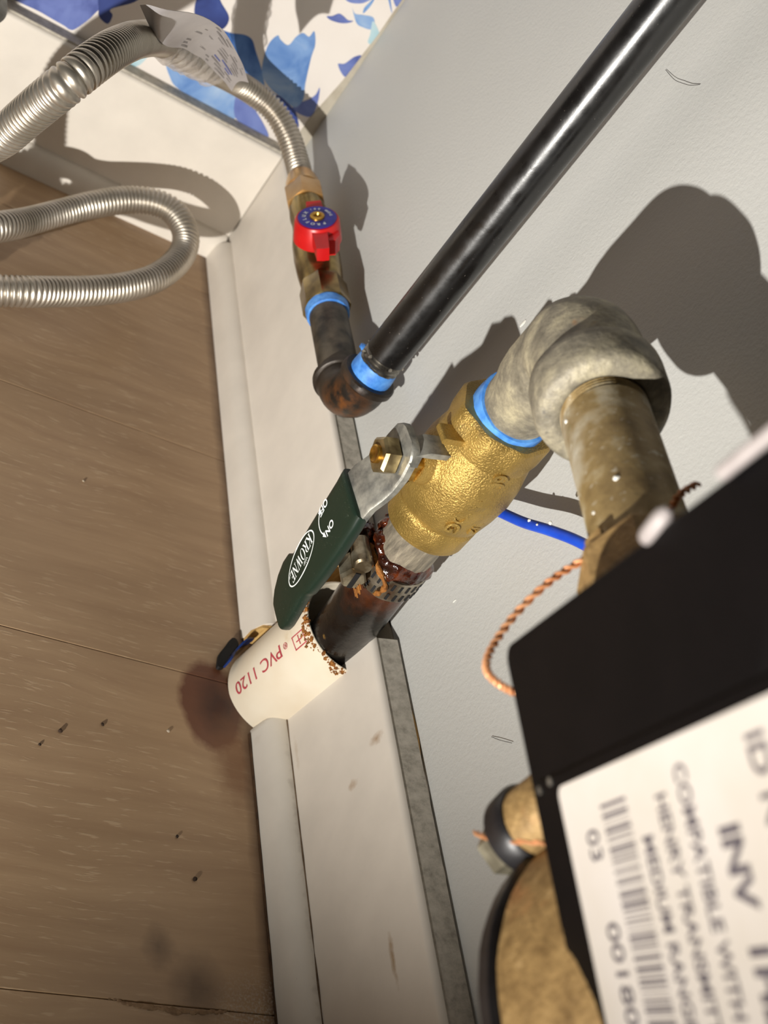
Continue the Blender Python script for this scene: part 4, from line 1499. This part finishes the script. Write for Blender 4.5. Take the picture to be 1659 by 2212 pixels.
for (a, b) in ((0.0068, 0.0330), (0.0125, 0.0322)):
    mb = MB()
    mb.lathe(BP(a, b, 0.0012), NB, [(-0.0004, 0.0010), (0.0002, 0.0009), (0.0003, 0.0)], 16, caps=(True, False))
    mb.build('rivet', 'steel_satin', t)
lb = slab(0.0158, 0.106, 0.0340, 0.128, 0.0022, 0.0010, 0.0016, 0.0001).build('label', 'label_white', t, False)
def LB(a, b):
    return BP(a, b, 0.00172)
mb = MB()
random.seed(11)
b = 0.0405
while b < 0.118:
    wd = random.choice((0.00022, 0.00022, 0.00045, 0.0007))
    mb.quad(LB(0.0325, b), LB(0.0325, b + wd), LB(0.0425, b + wd), LB(0.0425, b))
    b += wd + random.choice((0.0004, 0.0004, 0.0007, 0.0010))
mb.build('barcode', 'ink_dark', lb, False)['kind'] = 'stuff'
mb = MB()
def lt(txt, size, a0, b0, st_=1.0, bold=0.0):
    add_text(mb, txt, size, lambda x, y: LB(a0 + y, b0 + x * st_), 'LEFT', bold)
lt('03', 0.0070, 0.0245, 0.0440, 0.9, 0.00005)
lt('00180', 0.0070, 0.0245, 0.0610, 1.05, 0.00005)
lt('MEDIUM RANGE TRANSMITTER', 0.0052, 0.0455, 0.0480, 0.85, 0.0001)
lt('HENRY TRANSMITTER ID', 0.0052, 0.0530, 0.0420, 0.85, 0.0001)
lt('COMPATIBLE WITH ERW HEAD', 0.0054, 0.0608, 0.0385, 0.85, 0.0001)
lt('INV  1HD', 0.0078, 0.0700, 0.0500, 1.0, 0.0003)
lt('ID NO', 0.0070, 0.0830, 0.0380, 1.0, 0.0001)
mb.build('label_lettering', 'ink_dark', lb, False)

# seal wire loop and crimp
t = thing('seal_wire', 'twisted copper seal wire looping out beside the black meter box', 'wire', (-0.1175, 0.168, 0.25))
cp = [(-0.0790,0.2000,0.3010),(-0.0864,0.1944,0.2990),(-0.0850,0.1945,0.2920),(-0.0907,0.1938,0.2795),(-0.0967,0.1910,0.2704),(-0.1027,0.1872,0.2639),(-0.1086,0.1813,0.2565),(-0.1139,0.1741,0.2519),(-0.1175,0.1679,0.2501),(-0.1181,0.1637,0.2499),(-0.1157,0.1599,0.2510),(-0.1119,0.1578,0.2520)]
base = spline(cp, 14)
mb = MB()
for ph in (0, math.pi):
    pts = []
    for i, p in enumerate(base):
        a = i * 0.75 + ph
        tg = (base[min(i + 1, len(base) - 1)] - base[max(i - 1, 0)]).normalized()
        e = tg.cross(V((0.3, 0.5, 0.8))).normalized()
        pts.append(p + (e * math.cos(a) + tg.cross(e) * math.sin(a)) * 0.0006)
    mb.tube(pts, 0.00055, 7)
mb.build('strand', 'copper', t)
mb = MB()
mb.tube(spline([(-0.1521, 0.1316, 0.3260), (-0.1540, 0.1305, 0.3302), (-0.1551, 0.1305, 0.3348)], 4), [0.0008, 0.0016, 0.0018, 0.0018, 0.0018, 0.0018, 0.0018, 0.0016, 0.0008], 14)
tag(mb.build('wire_seal', 'seal_white', None), 'small white seal at the upper edge of the black meter box', 'seal')
mb = MB()
mb.tube(spline([(-0.1634, 0.1212, 0.3506), (-0.1655, 0.1190, 0.3569), (-0.1689, 0.1152, 0.3675)], 5), [0.0013] * 11, 14)
tag(mb.build('plastic_sleeve', 'seal_white', None), 'pale plastic tube lying along the upper edge of the black box', 'tube')
# lower loop round the bolt
t = thing('seal_wire', 'thin copper wire drawn across the bolted lug of the meter', 'wire', LC - MU * 0.004)
mb = MB()
q0 = LC - MU * 0.0065
base = spline([q0 + V((-0.0040, 0.0062, -0.0060)), q0 + V((-0.0088, 0.0000, 0.0020)), q0 + V((-0.0100, -0.0050, 0.0090)), q0 + V((-0.0070, -0.0090, 0.0170)), q0 + V((-0.0010, -0.0130, 0.0230))], 8)
for ph in (0, math.pi):
    pts = []
    for i, p in enumerate(base):
        a = i * 0.9 + ph
        tg = (base[min(i + 1, len(base) - 1)] - base[max(i - 1, 0)]).normalized()
        e = tg.cross(V((0.3, 0.5, 0.8))).normalized()
        pts.append(p + (e * math.cos(a) + tg.cross(e) * math.sin(a)) * 0.0004)
    mb.tube(pts, 0.00045, 6)
mb.build('strand', 'copper', t)

# blue wire behind the valve
t = thing('blue_wire', 'bright blue insulated wire passing behind the brass valve near the wall', 'wire', (-0.016, 0.289, 0.204))
mb = MB()
mb.tube(spline([(-0.0090,0.3480,0.1600),(-0.0110,0.3326,0.1709),(-0.0130,0.3218,0.1793),(-0.0150,0.3043,0.1917),(-0.0160,0.2891,0.2040),(-0.0150,0.2760,0.2137),(-0.0130,0.2616,0.2220),(-0.0100,0.245,0.230)], 8), 0.0022, 20)
w_ = mb.build('insulation', 'wire_blue', t)
mb = MB()
for (p, r_) in (((-0.0158, 0.3000, 0.1960), 0.0007), ((-0.0172, 0.2895, 0.2062), 0.0008), ((-0.0165, 0.2945, 0.1995), 0.0005)):
    mb.blob(V(p) + V((-0.0016, 0, 0.0008)), r_, 8, 5, 0.4)
mb.build('paint_spots', 'paint_fleck', t)

# ------------------------------------------------------------------ small bits
for pts, lbl in (([(-0.0006, 0.4576, 0.3262), (-0.0016, 0.4465, 0.3273), (-0.002, 0.4398, 0.3292), (-0.0016, 0.4346, 0.3314), (-0.0006, 0.4313, 0.3343)], 'fine dark hair stuck on the grey wall near the black pipe'),
                 ([(-0.0006, 0.2450, 0.1332), (-0.0014, 0.2406, 0.1377), (-0.0010, 0.2360, 0.1432)], 'tiny dark fibre on the grey wall beside the black box')):
    mb = MB()
    mb.tube(spline(pts, 6), 0.00012, 5)
    tag(mb.build('hair', 'hair', None), lbl, 'hair')
for (x, y, r_, lbl) in ((-0.1207, 0.3004, 0.0011, 'largest dark crumb on the planks left of the rust stain'), (-0.1012, 0.3085, 0.0009, 'dark crumb on the planks nearest the rust stain'), (-0.1297, 0.2916, 0.0007, 'smallest dark crumb on the planks far left of the stain'),
                        (-0.0589, 0.2414, 0.0011, 'dark crumb on the floor closest to the chipped plank seam'), (-0.0664, 0.2600, 0.0008, 'dark crumb midway between rust stain and chipped plank seam')):
    mb = MB()
    mb.blob((x, y, r_ * 0.5), r_, 8, 5, 0.6, sc=(1, 1, 0.6))
    tag(mb.build('dirt_crumb', 'crumb', None), lbl, 'crumb', 'dark crumbs on the floor')
for (x, y, r_, lbl) in ((-0.0687, 0.3130, 0.0008, 'tiny pale crumb just left of the rust stain'), (-0.1125, 0.4559, 0.0007, 'tiny pale crumb on the planks below the hose loop')):
    mb = MB()
    mb.blob((x, y, r_ * 0.5), r_, 8, 5, 0.6, sc=(1, 1, 0.6))
    tag(mb.build('plaster_crumb', 'crumb_light', None), lbl, 'crumb', 'pale crumbs on the floor')
